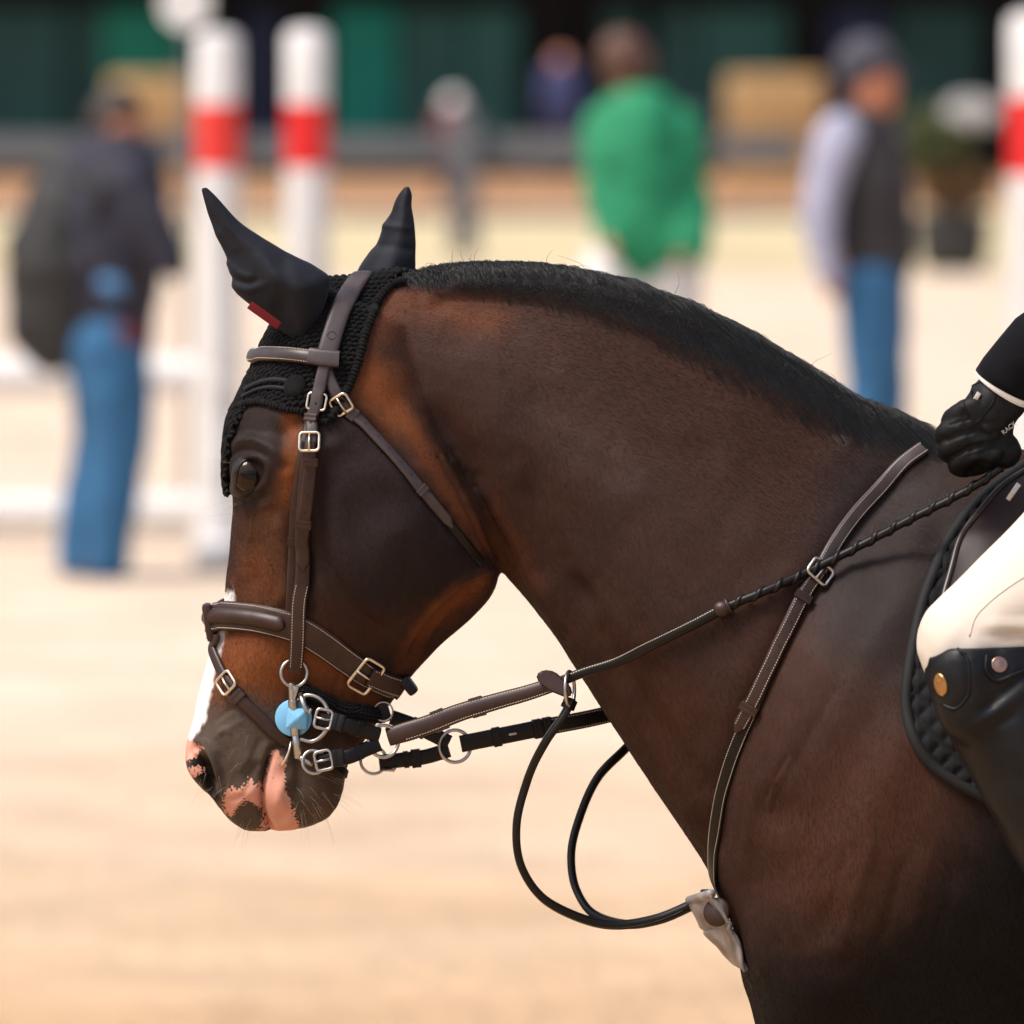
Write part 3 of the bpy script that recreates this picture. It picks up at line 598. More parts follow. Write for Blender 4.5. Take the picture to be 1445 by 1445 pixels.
for s_ in (-1, 1):
    e = MB().sphere((0, 0, 0), RE, 48, 32, (1.0, .9, 1.0)).build('eye', M_eye, None)
    e.location = (lc[0], s_ * eye_y, lc[2]); e.parent = horse
    rings = []
    for f, t in ((.93, -1), (.97, -.4), (1.0, 0), (1.06, .10), (1.14, .22), (1.24, .38), (1.36, .58), (1.48, .80), (1.62, 1.0)):
        R = np.array([W(*(EC + (p - EC) * f), ymean)[:] for p in LID]); ye = eye_surf(R[:, 0], R[:, 2])
        upper = sstep(4, -10, (LID[:, 1] - EC[1]))                                   # the upper lid is heavier and folded
        if t <= 0: y = ye + .0016 * (1 + t) - .0010 * (t < -.5)
        else:
            y0 = ye + .0018; ys = np.abs(skin[:, 1]) - .0008; y = y0 * (1 - sstep(0, 1, t)) + ys * sstep(0, 1, t) + .0018 * math.sin(math.pi * min(1, t * 1.6)) * (.5 + .9 * upper) * (t < .62) - .0012 * upper * math.exp(-((t - .62) / .12) ** 2)
        if t > 0: y = np.maximum(y, np.where(((R[:, 0] - lc[0]) ** 2 + (R[:, 2] - lc[2]) ** 2) < (RE * 1.02) ** 2, ye + .0012, 0))
        if t >= 1: R[:, 0] = skin[:, 0]; R[:, 2] = skin[:, 2]
        rings.append(np.stack([R[:, 0], s_ * y, R[:, 2]], 1))
    top = LID[:, 1] < np.interp(LID[:, 0], [333, 374], [688, 664])
    for nm, want in (('upper_eyelid', True), ('lower_eyelid', False)):
        vs = np.concatenate(rings); fs = []
        for i in range(len(rings) - 1):
            for k in range(NL):
                l = (k + 1) % NL
                if bool(top[k]) == want: fs.append((i * NL + k, i * NL + l, (i + 1) * NL + l, (i + 1) * NL + k))
        me = MB().add(vs, fs).mesh(nm); link(nm, me, M_lid, horse, True, None)
lid3 = lid_in
def hs(pts, n):
    A = np.array([list(p) for p in pts]); return cr(np.arange(len(A)), A, np.linspace(0, len(A) - 1, n))
# upper eyelashes and whiskers, mane: hair curves
def hair(name, strands, radius, material, parent, root=1.0, tipr=.15):
    """strands: list of (k,3) arrays"""
    cv = bpy.data.hair_curves.new(name); cv.add_curves([len(s) for s in strands])
    A = np.concatenate(strands).astype(np.float32); cv.attributes['position'].data.foreach_set('vector', A.ravel())
    rad = np.concatenate([np.linspace(root, tipr, len(s)) for s in strands]) * radius
    ra = cv.attributes.get('radius') or cv.attributes.new('radius', 'FLOAT', 'POINT'); ra.data.foreach_set('value', rad.astype(np.float32))
    o = bpy.data.objects.new(name, cv); COL.objects.link(o); cv.materials.append(material); o.parent = parent; return o
M_mane = mat('black_mane', (.0052, .0048, .0050), .36, spec=.30)
M_whisker = mat('pale_whisker', (.32, .25, .19), .5)
cre = spline([(566, 392), (600, 386), (660, 380), (720, 379), (780, 384), (840, 394), (900, 410), (960, 431), (1010, 453), (1060, 479), (1110, 507), (1160, 539), (1210, 568), (1260, 590), (1300, 606), (1335, 620)], 240)
low = spline([(560, 402), (620, 404), (700, 408), (800, 424), (900, 452), (1000, 500), (1100, 556), (1200, 606), (1290, 634), (1335, 640)], 240)
CL = vnoise(np.stack([np.arange(1500) * S0, np.zeros(1500), np.zeros(1500)], 1), .012, 31)
def ss(a, b, x): t = min(1, max(0, (x - a) / (b - a))); return t * t * (3 - 2 * t)
strands = []
for k in range(15000):
    i = RNG.random() ** .95 * 238; i0 = int(i); f = i - i0
    c = cre[i0] * (1 - f) + cre[i0 + 1] * f; l = low[i0] * (1 - f) + low[i0 + 1] * f
    t = min(1.7, abs(RNG.normal(0, .58)))                                              # 0 at the crest, 1 at the lower root line
    base_px = c * (1 - t) + l * t
    loc, nn = hit(*base_px)
    if loc is None or loc.y > .02: continue
    lean = -(16 + 52 * ss(620, 1000, base_px[0])) * (0.7 + .6 * RNG.random())    # forward sweep in pixels
    clump = CL[int(base_px[0])]
    up = (6 + 3 * RNG.random()) * ss(560, 640, base_px[0]) + 4 * clump * ss(700, 900, base_px[0])
    topp = np.array([c[0] + lean * (.4 + .6 * t), np.interp(c[0] + lean * (.4 + .6 * t), cre[:, 0], cre[:, 1]) - up])
    wt = W(topp[0], topp[1], 0.0); wt.y = .004 + .006 * RNG.random()
    over = RNG.random() < .85
    endl = (.030 + .045 * RNG.random()) * (.35 + .65 * ss(600, 800, base_px[0]))
    e1 = Vector((wt.x + lean * .3 * S0, .030 + .01 * RNG.random(), wt.z - .3 * endl)); e2 = Vector((wt.x + lean * .5 * S0, .046 + .012 * RNG.random(), wt.z - endl))
    P0 = loc + nn * .0005; mid = (loc * .5 + wt * .5) + nn * (.003 + .004 * RNG.random())
    jit = lambda s: Vector(RNG.normal(0, s, 3))
    strands.append(hs([P0, mid + jit(.0007), wt + jit(.0009), e1 + jit(.003), e2 + jit(.004)], 9))
for k in range(14):                                                       # fly-away hairs
    i0 = int(RNG.random() * 236); c = cre[i0]; a = W(c[0], c[1] + 2, 0); L_ = .012 + .022 * RNG.random()
    strands.append(hs([a, a + Vector((RNG.normal(0, .006), RNG.normal(0, .006), L_ * .6)), a + Vector((RNG.normal(-.008, .010), RNG.normal(0, .01), L_))], 6))
mane = hair('mane', strands, .00030, M_mane, horse, 1.0, .3); tag(mane, kind='stuff')
wh = []
def whisk(a, b, n, L_, dirx, sp=6, out=.012):
    for k in range(n):
        p = (a[0] + (b[0] - a[0]) * RNG.random() + RNG.normal(0, sp), a[1] + (b[1] - a[1]) * RNG.random() + RNG.normal(0, sp)); l, nn = hit(*p)
        if l is None: continue
        d = Vector((dirx[0] + RNG.normal(0, .25), 0, dirx[1] + RNG.normal(0, .2))).normalized(); ll = L_ * (.5 + .7 * RNG.random())
        wh.append(hs([l, l + nn * out * .6 + d * ll * .35, l + nn * out + d * ll * .7 + Vector((0, 0, -.002)), l + nn * out * .9 + d * ll + Vector((0, 0, -.008 * RNG.random()))], 7))
whisk((440, 1100), (480, 1130), 14, .032, (.8, -.6)); whisk((420, 1150), (460, 1150), 9, .022, (.3, -.9)); whisk((335, 1150), (360, 1168), 8, .012, (-.2, -1), 5)
whisk((290, 1095), (310, 1130), 9, .020, (-.7, -.5), 5); whisk((310, 1040), (350, 1110), 6, .020, (-.3, -.9), 10); whisk((330, 720), (345, 700), 4, .03, (-.8, -.2)); whisk((322, 640), (326, 655), 3, .04, (-1, .1), 3)
whisk((410, 1090), (430, 1140), 5, .018, (.3, -.9), 8)
whiskers = hair('whiskers', wh, .00010, M_whisker, horse); tag(whiskers, kind='stuff')
la = []
for k in range(70):
    a = RNG.random(); i = int(4 + a * 18); p = lid3[i].copy(); p[1] = -(float(eye_surf(p[0], p[2])) + .002)
    p = Vector(p); d = Vector(((p.x - lc[0]) * .3 - .002, -.010, -.004 + RNG.normal(0, .002)))
    la.append(hs([p, p + d * .6, p + d + Vector((0, 0, -.003))], 5))
lashes = hair('eyelashes', la, .00016, M_mane, horse); tag(lashes, kind='stuff')
# ------------------------------------------------------------------ short coat hair combed over the visible side
quads = np.empty(len(hm.polygons) * 4, np.int32); hm.polygons.foreach_get('vertices', quads); quads = quads.reshape(-1, 4)
fc = co[quads].mean(1); fp = px_of(fc); fnn = hm_n[quads].mean(1)
view = fc - np.array([0, -D, H]); view /= np.linalg.norm(view, axis=1)[:, None]
okf = (fp[:, 0] < 1500) & (fp[:, 1] < 1500) & (np.sum(fnn * view, 1) < .15) & (fc[:, 1] < .03) & (np.hypot(fp[:, 0] - 352, fp[:, 1] - 668) > 25) & (fp[:, 1] < 1140 + 400 * (fp[:, 0] > 600)) & (pinkm[quads].max(1) < .1) & (np.hypot(fp[:, 0] - 290, fp[:, 1] - 1090) > 34)
cand = np.nonzero(okf)[0]; V4 = co[quads[cand]]
ar = np.linalg.norm(np.cross(V4[:, 2] - V4[:, 0], V4[:, 3] - V4[:, 1]), axis=1) * np.where(fp[cand, 0] < 720, 1.5, 1.0)
NH = 230000
pick = RNG.choice(len(cand), NH, p=ar / ar.sum()); a_, b_ = RNG.random((2, NH, 1)); q4 = V4[pick]
root = (q4[:, 0] * (1 - a_) + q4[:, 1] * a_) * (1 - b_) + (q4[:, 3] * (1 - a_) + q4[:, 2] * a_) * b_
nrm_h = fnn[cand][pick]; nrm_h /= np.linalg.norm(nrm_h, axis=1)[:, None]; rp = fp[cand][pick]
ANCH = np.array([(350, 600, .1, 1), (400, 700, .05, 1), (350, 900, -.1, 1), (350, 1050, -.2, 1), (520, 700, .25, 1), (560, 850, -.35, 1), (460, 950, -.3, 1), (480, 1050, .3, 1), (540, 560, .5, .9), (600, 430, .85, .4), (760, 450, .95, .35), (950, 560, .9, .45), (1150, 640, .8, .6),
    (700, 650, .5, .9), (850, 800, .6, .8), (1000, 950, .55, .85), (760, 900, .45, .9), (950, 1150, .4, .95), (1150, 950, .45, .9), (1250, 800, .5, .9), (1150, 1200, .2, 1), (1300, 1200, .35, 1), (1150, 1400, .2, 1), (1400, 1300, .4, 1)], float)
wt_ = 1 / (((rp[:, None] - ANCH[None, :, :2]) ** 2).sum(2) + 400) ** 1.5; dirp = (wt_[:, :, None] * ANCH[None, :, 2:]).sum(1)
ang = np.arctan2(dirp[:, 1], dirp[:, 0]) + RNG.normal(0, .12, NH) + .14 * vnoise(root, .05, 21)
d3 = np.stack([np.cos(ang), np.zeros(NH), -np.sin(ang)], 1); d3 -= nrm_h * np.sum(d3 * nrm_h, 1)[:, None]; d3 /= np.linalg.norm(d3, axis=1)[:, None] + 1e-9
ln = np.where(rp[:, 0] < 700, .0036, .0058) * (.6 + .7 * RNG.random(NH)); ln *= np.where((rp[:, 1] > 1000) & (rp[:, 0] < 560), .5, 1); ln *= np.clip(np.hypot(rp[:, 0] - 352, rp[:, 1] - 668) / 90, .3, 1)
ln = ln[:, None]; lift = ln * (.04 + .05 * RNG.random((NH, 1)))
pts = np.stack([root - nrm_h * .0004, root + d3 * ln * .33 + nrm_h * lift * .75, root + d3 * ln * .68 + nrm_h * lift, root + d3 * ln + nrm_h * lift * .8], 1)
hcv = bpy.data.hair_curves.new('coat_hair'); hcv.add_curves([4] * NH); hcv.attributes['position'].data.foreach_set('vector', pts.astype(np.float32).ravel())
ra_ = hcv.attributes.get('radius') or hcv.attributes.new('radius', 'FLOAT', 'POINT'); ra_.data.foreach_set('value', np.tile(np.array([1, 1, .8, .25]) * .000085, NH).astype(np.float32))
hc = base[quads[cand][pick, 0]] * (.75 + .6 * RNG.random((NH, 1))); at_ = hcv.attributes.new('coat', 'FLOAT_COLOR', 'CURVE'); at_.data.foreach_set('color', np.c_[np.clip(hc, .002, 1), np.ones(NH)].astype(np.float32).ravel())
M_hairc = mat('coat_hair', attr='coat', rough=.33, spec=.32)
hcv.materials.append(M_hairc); coat_o = bpy.data.objects.new('coat_hair', hcv); COL.objects.link(coat_o); coat_o.parent = horse; tag(coat_o, kind='stuff')
# ------------------------------------------------------------------ crocheted ear bonnet
bonnet = empty('ear_bonnet', W(450, 500, 0))
tag(bonnet, 'black crocheted ear bonnet with smooth navy ear sleeves on the horse head', 'ear bonnet')
M_crochet = mat('black_crochet', (.0058, .0058, .0060), .9, spec=.12, sheen=.03, bump=(700, .5, .0012), noise=(300, .3, 3))
M_sleeve = mat('navy_ear_cloth', srgb(44, 48, 62, .28), .66, spec=.22, sheen=.05, bump=[(1300, .5, .0006), (60, .35, .003), (18, .3, .004)])
nq = len(hm.polygons); quads = np.empty(nq * 4, np.int32); hm.polygons.foreach_get('vertices', quads); quads = quads.reshape(-1, 4)
fc = co[quads].mean(1); fp = px_of(fc)
capA = smooth_poly([(318, 572), (335, 520), (360, 470), (395, 410), (430, 360), (500, 340), (600, 340), (590, 380), (566, 392), (540, 418), (518, 466), (503, 520), (486, 560), (466, 596), (446, 590), (428, 580), (400, 577), (362, 568), (336, 574)], 90)
jag = .8 * np.sin(fp[:, 0] / 2.2) + .8 * np.sin(fp[:, 1] / 2.5)
pre = (fp[:, 0] < 640) & (fp[:, 1] < 720)
ins = np.zeros(nq, bool); ins[pre] = sdist(fp[pre], capA) > jag[pre]
flap = pre & (fp[:, 0] < 350) & (fp[:, 1] > 540) & (fp[:, 1] < 698) & (np.abs(fc[:, 1]) < .046 - (fp[:, 1] - 570) / 130 * .014)
sel = np.nonzero(ins | flap)[0]; used, inv = np.unique(quads[sel], return_inverse=True)
bmh = bpy.data.meshes.new('cap'); bmh.from_pydata([tuple(v) for v in co[used]], [], [tuple(r) for r in inv.reshape(-1, 4).tolist()]); bmh.update()
bmh = applied(bmh, [('SMOOTH', dict(factor=.5, iterations=6)), ('SUBSURF', dict(levels=1, render_levels=1, subdivision_type='SIMPLE'))])
bc = coords(bmh); bn = normals(bmh); bp = px_of(bc)
v_ = (bp[:, 1] + np.abs(bc[:, 1]) / S0) ; u_ = bp[:, 0] + .25 * bp[:, 1]
row = v_ / 9.0; ri = np.floor(row); rv = row - ri - .5; uu = u_ / 10.0 + .5 * (ri % 2) + .35 * rv * np.where(ri % 2 > 0, 1, -1); ru = uu - np.floor(uu) - .5
hgt = np.sqrt(np.maximum(0, 1 - (ru / .52) ** 2 - (rv / .55) ** 2))
fl = sstep(560, 600, bp[:, 1]) * (np.abs(bc[:, 1]) < .05) * (bp[:, 0] < 340)
crown_bump = .007 * np.exp(-((bp[:, 0] - 545) / 40) ** 2) * sstep(430, 380, bp[:, 1]) + .004 * np.exp(-((bp[:, 0] - 470) / 30) ** 2) * sstep(430, 380, bp[:, 1])
bc = bc + bn * (.0020 + .0040 * hgt + .0012 * fl + .0035 * fl * sstep(630, 690, bp[:, 1]) + crown_bump + .0010 * vnoise(bc, .02, 41))[:, None]
set_coords(bmh, bc)
link('crochet_cap', applied(bmh, [('SOLIDIFY', dict(thickness=.0045, offset=-1))]), M_crochet, bonnet, True, None)
# rolled crochet border along the near edges
def beads(pts, r, n, off):
    P, N = near_path(pts, n * 4, 4); P = P + N * off
    return MB().tube(P, [r * (1 + .22 * math.sin(i * math.pi / 2) + .10 * math.sin(i * 1.1)) for i in range(len(P))], 10).build('crochet_border', M_crochet, bonnet)
beads([(572, 398), (556, 402), (538, 420), (517, 466), (502, 520), (486, 558), (466, 592)], .0048, 44, .0035)
beads([(338, 574), (360, 568), (384, 571), (405, 578), (428, 581), (448, 592), (464, 596)], .0038, 30, .003)
# decorative cord with a round patch on the near side
def near_tube(pts, r, n=30, off=.006):
    P, N = near_path(pts, n, 3); return P + N * off
P_ = near_tube([(352, 552), (372, 542), (392, 538), (410, 540)], 1); MB().tube(P_, .0028, 8).build('trim_cord', M_sleeve, bonnet)
P_ = near_tube([(348, 562), (372, 551), (395, 549), (412, 552)], 1); MB().tube(P_, .0022, 8).build('trim_cord', M_sleeve, bonnet)
l, nn = hit(418, 546); MB().lathe([(.0125, 0), (.0128, .003), (.0115, .0048), (.0, .005)], Vector(l) + nn * .003, nn, 24).build('round_patch', M_crochet, bonnet)
def ear(name, L_, R_, yb, yt, depth, parent, seed):
    n = 60; L2 = spline(L_, n); R2 = spline(R_, n); vs = []; fs = []; k = 36
    for i in range(n):
        t = i / (n - 1); Y = yb + (yt - yb) * (1 - t); w = np.linalg.norm(R2[i] - L2[i]) * S0 / 2
        for j in range(k):
            a = 2 * math.pi * j / k; x = math.cos(a); s = math.sin(a)
            p = (L2[i] + R2[i]) / 2 + (R2[i] - L2[i]) / 2 * x
            yy = s * w * depth * (1 - .25 * max(0, -x))
            if s < 0: yy *= (.9 + .2 * math.cos((x - .2) * 4))
            vs.append(W(p[0], p[1], Y) + Vector((0, yy, 0)))
    for i in range(n - 1):
        for j in range(k):
            l = (j + 1) % k; fs.append((i * k + j, i * k + l, (i + 1) * k + l, (i + 1) * k + j))
    fs.append(tuple(range(k))[::-1]); fs.append(tuple((n - 1) * k + j for j in range(k)))
    me = MB().add(np.array([list(v) for v in vs]), fs).mesh(name)
    me = applied(me, [('SUBSURF', dict(levels=1, render_levels=1))]); c = coords(me); nr_ = normals(me); q = px_of(c, False)
    a = np.zeros(len(c))
    if seed == 1:
        for ln, r, h in [([(322, 372), (334, 384), (352, 392)], 5, -2.2), ([(326, 392), (344, 398), (360, 396)], 5, 1.8), ([(328, 404), (350, 410), (372, 402)], 5, -1.6), ([(400, 366), (404, 400), (396, 450)], 10, 1.2), ([(372, 350), (386, 390), (380, 440)], 9, -1.0), ([(420, 380), (440, 420), (430, 460)], 8, -.8), ([(340, 420), (370, 440), (410, 462)], 6, 1.2), ([(310, 330), (330, 350)], 6, -.8)]:
            a += h * .001 * np.exp(-(seg_dist(q, ln) / r) ** 2)
    else:
        for ln, r, h in [([(540, 318), (575, 322)], 5, -1.2), ([(528, 345), (580, 352)], 6, .9), ([(556, 300), (566, 380)], 10, 1.0)]:
            a += h * .001 * np.exp(-(seg_dist(q, ln) / r) ** 2)
    c = c + nr_ * (a + .0006 * vnoise(c, .015, 50 + seed))[:, None]; set_coords(me, c)
    return link(name, me, M_sleeve, parent, True, None)
ear('ear_sleeve', [(284, 266), (292, 298), (306, 335), (320, 366), (325, 392), (336, 418), (356, 434), (385, 458), (414, 478), (424, 484)],
    [(291, 264), (306, 279), (338, 313), (376, 338), (416, 361), (448, 377), (465, 390), (464, 412), (452, 446), (434, 480)], -.060, -.075, .62, bonnet, 1)
ear('ear_sleeve', [(571, 264), (561, 277), (551, 300), (541, 318), (534, 338), (518, 360), (504, 382), (500, 410), (500, 440)],
    [(577, 263), (581, 274), (581, 290), (584, 310), (586, 335), (587, 362), (586, 390), (584, 420), (580, 445)], .052, .062, .5, bonnet, 2)
M_redtag = mat('red_tag', srgb(150, 26, 30, .26), .8, spec=.15, bump=(900, .4, .0006))
Pt, Nt = W(352, 430, -.088), Vector((0, -1, 0)); R_ = box_rot(W(394, 460, -.1) - W(352, 430, -.088), Vector((.35, -.3, -.9)))
MB().box((W(352, 430, -.094) + W(394, 460, -.105)) / 2, (.042, .0095, .0016), R_, .0006).build('fabric_tag', M_redtag, bonnet, True, 40)
# ------------------------------------------------------------------ bridle
bridle = empty('bridle', W(430, 760, -.1))
tag(bridle, 'brown leather bridle with cream stitching and silver buckles on the horse head', 'bridle')
PX = S0 * .99
def mir(pts): return [Vector((p[0], -p[1], p[2])) for p in pts]
# headpiece over the poll, on top of the bonnet
q, _n = near_path([(511, 396), (494, 415), (478, 448), (467, 484), (459, 516)], 20, 2)
top_ = [Vector(p) for p in q]
guide = top_[::-1] + [W(517, 385, 0)] + mir(top_)
P_, N_ = wrap_path(guide, 120, 26); st = Strap(P_, N_, .0225, .0042, .0062)
mb = MB(); st.mesh(mb, .0006); head_strap = mb.build('headpiece', M_leather_light, bridle, True, 50)
P, R, w = st.rot(st.u_of(467, 474))
MB().ring(P + R @ Vector((0, 0, st.th + .0006)), R.col[2], .0046, .0005, 28, 6).build('embossed_mark', M_leather, bridle)
# browband
q, _n = near_path([(376, 503), (400, 503), (430, 505), (455, 508), (478, 510)], 20, 2); q = [Vector(p) for p in q]
P_, N_ = wrap_path(q[::-1] + [W(362, 502, -.03), W(358, 502, 0), W(362, 502, .03)] + mir(q), 120, 10)
st = Strap(P_, N_, .0165, .0052, .0068); mb = MB(); st.mesh(mb, .0022); bb = mb.build('browband', M_leather_light, bridle, True, 60)
st.stitches(bb, (-.40, .40), .02, .98, crown=.0)
kb = Strap(*near_path([(440, 506), (459, 508.5), (479, 511)], 14, 2), .0185, .0040, .0125); mb = MB(); kb.mesh(mb, .0006); mb.build('browband_loop', M_leather_light, bridle, True, 50)
# noseband, padded over the nose, buckled behind the jaw
nb = [(322, 869), (350, 871), (385, 876), (412, 883), (440, 896), (470, 917), (500, 940), (530, 957), (556, 968)]
q, _n = near_path(nb, 30, 4); q = [Vector(p) for p in q]
P_, N_ = wrap_path([W(578, 968, 0)] + q[::-1] + [W(306, 868, -.028), W(297, 869, 0), W(306, 868, .028)] + mir(q) + [W(578, 968, 0)], 200, 8)
P_[:, 0] -= .0085 * np.clip(1 - np.abs(P_[:, 1]) / .05, 0, 1) ** .7; fr_ = np.abs(P_[:, 1]) < .047; fr_ &= P_[:, 0] < W(420, 0).x
lin = Strap(P_[fr_] + N_[fr_] * -.006, N_[fr_], .026, .009, 0); mb = MB(); lin.mesh(mb, 0); mb.build('nose_lining', M_leather, bridle, True, 60)
wn_ = [.024, .026, .0285, .031, .033, .0325, .033, .0345, .033, .0325, .033, .031, .0285, .026, .024]
st = Strap(P_, N_, wn_, .0045, .0015); mb = MB(); st.mesh(mb, .001); nbo = mb.build('noseband', M_leather, bridle, True, 60)
st.stitches(nbo, (-.42, .42), .03, .97, .0026)
i0, i1 = st.u_of(404, 880), None
u0 = st.u_of(406, 881); m_ = [k for k in range(200) if u0 <= st.d[k] / st.d[-1] <= 1 - u0]
pad = Strap(P_[m_], N_[m_], .0185, .004, .0055); mb = MB(); pad.mesh(mb, .0042, tip=.005, tip0=.005); pado = mb.build('nose_padding', M_leather, bridle, True, 70)
pad.stitches(pado, (-.56, .56), .02, .98, .0026, lift=-.0036)
ub = st.u_of(517, 950)
st.buckle(bridle, ub, M_brass, .026, 1.42, .0020, .002)
for u in (470, 490, 506): 
    st.hole(bridle, st.u_of(u, 917 + (u - 470) * .78), 0, .0019)
fl_ = Strap(*near_path([(520, 951), (540, 960), (562, 967)], 16, 3), .0225, .0032, .0068); mb = MB(); fl_.mesh(mb, .0006); o = mb.build('strap_end', M_leather, bridle, True, 50); fl_.stitches(o, (-.40, .40), .08, .98)
st.keeper(bridle, st.u_of(562, 968), M_leather, .010, .004, 1.12)
MB().box(W(577, 967, -.018), (.012, .030, .022), box_rot((1, 0, .75), (0, 1, 0)), .004).build('chin_loop', M_leather_black, bridle, True, 50)
# cheekpieces and the noseband hanger (near side, then mirrored on the off side)
def cheek(ox, top, bottom, width, th, off, n=60, dx=0): return Strap(*near_path([(x + dx, y) for x, y in ox], n, 5), width, th, off)
hang = Strap(*near_path([(450, 540), (440, 590), (430, 640), (422, 690), (417, 745), (414, 800), (412, 862)], 50, 6), .0140, .0028, .0015)
mb = MB(); hang.mesh(mb, .0003); ho = mb.build('noseband_hanger', M_leather, bridle, True, 50)
for y in (664, 686, 708): hang.hole(ho, hang.u_of(424 - (y - 664) * .11, y), 0, .0014)
hang.keeper(ho, hang.u_of(416, 763), M_leather, .010, .0014, 1.15)
lowc = Strap(*near_path([(436, 626), (432, 680), (429, 740), (426, 800), (423, 870), (419, 920), (416, 946)], 60, 6), [.0165, .0165, .0165, .0165, .017, .017, .0155], .0036, .0062)
mb = MB(); lowc.mesh(mb, .0004); lo = mb.build('cheekpiece', M_leather, bridle, True, 50); lowc.stitches(lo, (-.37, .37), lowc.u_of(425, 830), .97)
upc = Strap(*near_path([(461, 512), (453, 545), (445, 590), (440, 628)], 40, 3), [.014, .0138, .0136, .0132], .0032, .0085)
mb = MB(); upc.mesh(mb, .0004); uo = mb.build('cheekpiece_strap', M_leather_light, bridle, True, 50); upc.hole(uo, upc.u_of(447, 571), 0, .0014); upc.hole(uo, upc.u_of(443, 598), 0, .0014)
upc.keeper(uo, upc.u_of(447, 592) - .02, M_leather, .009, .0014, 1.15)
bil = Strap(*near_path([(439, 628), (436, 660), (433, 700), (430, 745), (427, 780), (425, 803)], 50, 5), [.0125, .0148, .0150, .0152, .0155, .014], .0032, .0098)
mb = MB(); bil.mesh(mb, .0005, tip=.008); bo = mb.build('billet', M_leather, bridle, True, 50)
for y in (672, 697, 722): bil.hole(bo, bil.u_of(435 - (y - 672) * .08, y), 0, .0015)
bil.keeper(bo, bil.u_of(436, 652), M_leather, .0105, .0018, 1.12); bil.keeper(bo, bil.u_of(430, 741), M_leather, .0105, .0018, 1.2)
bil.buckle(bo, 0.0, M_brass, .021, 1.75, .0018, .001)
upc.buckle(uo, upc.u_of(449, 566), M_brass, .018, 1.5, .0015, -.0035, prong=False)
# throatlatch
tl = Strap(*near_path([(459, 514), (466, 537), (479, 561), (500, 588), (545, 638), (590, 688), (616, 716), (638, 741)], 80, 5), [.0135, .0132, .0128, .0122, .0120, .0120, .0120, .0110], .0034, .0040)
mb = MB(); tl.mesh(mb, .0005, tip=.008); to = mb.build('throatlatch', M_leather_light, bridle, True, 50)
for x, y in ((512, 602), (528, 620), (545, 638), (560, 655), (577, 674)): tl.hole(to, tl.u_of(x, y), 0, .0014)
tl.buckle(to, tl.u_of(484, 567), M_brass, .020, 1.65, .0018, .001); tl.keeper(to, tl.u_of(497, 583), M_leather_light, .010, .0016, 1.15); tl.keeper(to, tl.u_of(595, 693), M_leather_light, .0085, .0016, 1.15)
tu = Strap(*near_path([(620, 722), (645, 752), (664, 776), (680, 796)], 30, 4), .0105, .0028, .0008); mb = MB(); tu.mesh(mb); mb.build('throatlatch_strap', M_leather_black, bridle, True, 50)
# flash strap
P_, N_ = near_path([(300, 893), (304, 920), (316, 950), (340, 985), (366, 1012), (392, 1037), (408, 1047)], 60, 5)
P_[:14] += np.linspace(1, 0, 14)[:, None] ** 1.5 * np.array([-.004, 0, .0])
fs_ = Strap(P_, N_, [.0105, .0120, .0128, .0138, .0142, .0142, .0135], .0036, .0022); mb = MB(); fs_.mesh(mb, .0006); fo = mb.build('flash_strap', M_leather, bridle, True, 50)
fs_.buckle(fo, fs_.u_of(324, 964), M_brass, .021, 1.6, .0019, .001); fs_.keeper(fo, fs_.u_of(338, 982), M_leather, .0115, .002, 1.2)
for x, y in ((362, 1008), (384, 1029)): fs_.hole(fo, fs_.u_of(x, y), 0, .0014)
fm = mir([Vector(p) for p in fs_.P]); FS2 = Strap(np.array([list(p) for p in fm]), fs_.N * np.array([1, -1, 1]), .013, .0036, 0); mb = MB(); FS2.mesh(mb); mb.build('flash_strap', M_leather, bridle, True, 50)
MB().box(W(295, 878, -.004), (.0100, .034, .042), box_rot((1, 0, .16), (0, 1, 0)), .004).build('flash_loop', M_leather, bridle, True, 50)
ft = Strap(*near_path([(446, 1068), (466, 1078), (488, 1094)], 20, 2), [.013, .012, .010], .0032, .003); mb = MB(); ft.mesh(mb, .0, tip=.006); mb.build('flash_strap_end', M_leather_black, bridle, True, 50)
# off-side straps, mirrored
for src, nm, m_ in ((lowc, 'cheekpiece', M_leather), (tl, 'throatlatch', M_leather_light), (hang, 'noseband_hanger', M_leather)):
    g = Strap(src.P * np.array([1, -1, 1]), src.N * np.array([1, -1, 1]), float(src.w.mean()), src.th, 0); mb = MB(); g.mesh(mb); mb.build(nm, m_, bridle, True, 50)
# knitted black curb cover under the jaw
P_, N_ = near_path([(424, 972), (445, 982), (475, 996), (505, 1004), (526, 1006)], 90, 6); P_ = P_ + N_ * .004
P_[-20:] += np.linspace(0, 1, 20)[:, None] ** 2 * np.array([.008, .02, -.002]); curb = empty('curb_strap', P_[0]); tag(curb, 'black knitted curb cover running from the bit under the chin', 'curb strap')
M_knit = mat('black_knit', (.0075, .0072, .0072), .85, spec=.25, bump=(900, .5, .0008))
MB().tube(P_, .0085, 16).build('knitted_cover', M_knit, curb)
mbk = MB(); S_ = Strap(P_, N_, .017, .0, 0)
for i in np.linspace(.01, .99, 36):
    P, N, T, B, w = S_.at(i)
    for a in (-70, -42, -14, 14, 42, 70):
        a = math.radians(a); c = P + (B * math.sin(a) + N * math.cos(a)) * .0085; t1 = T * .0019 + B * .0008; t2 = N * .0007
        nn_ = B * math.sin(a) + N * math.cos(a); b_ = np.cross(nn_, T); mbk.tube([c - T * .0016 - b_ * .0012, c + nn_ * .0011, c + T * .0016 + b_ * .0012], .0009, 5)
ko = mbk.build('knit_stitches', M_knit, curb); ko['kind'] = 'stuff'
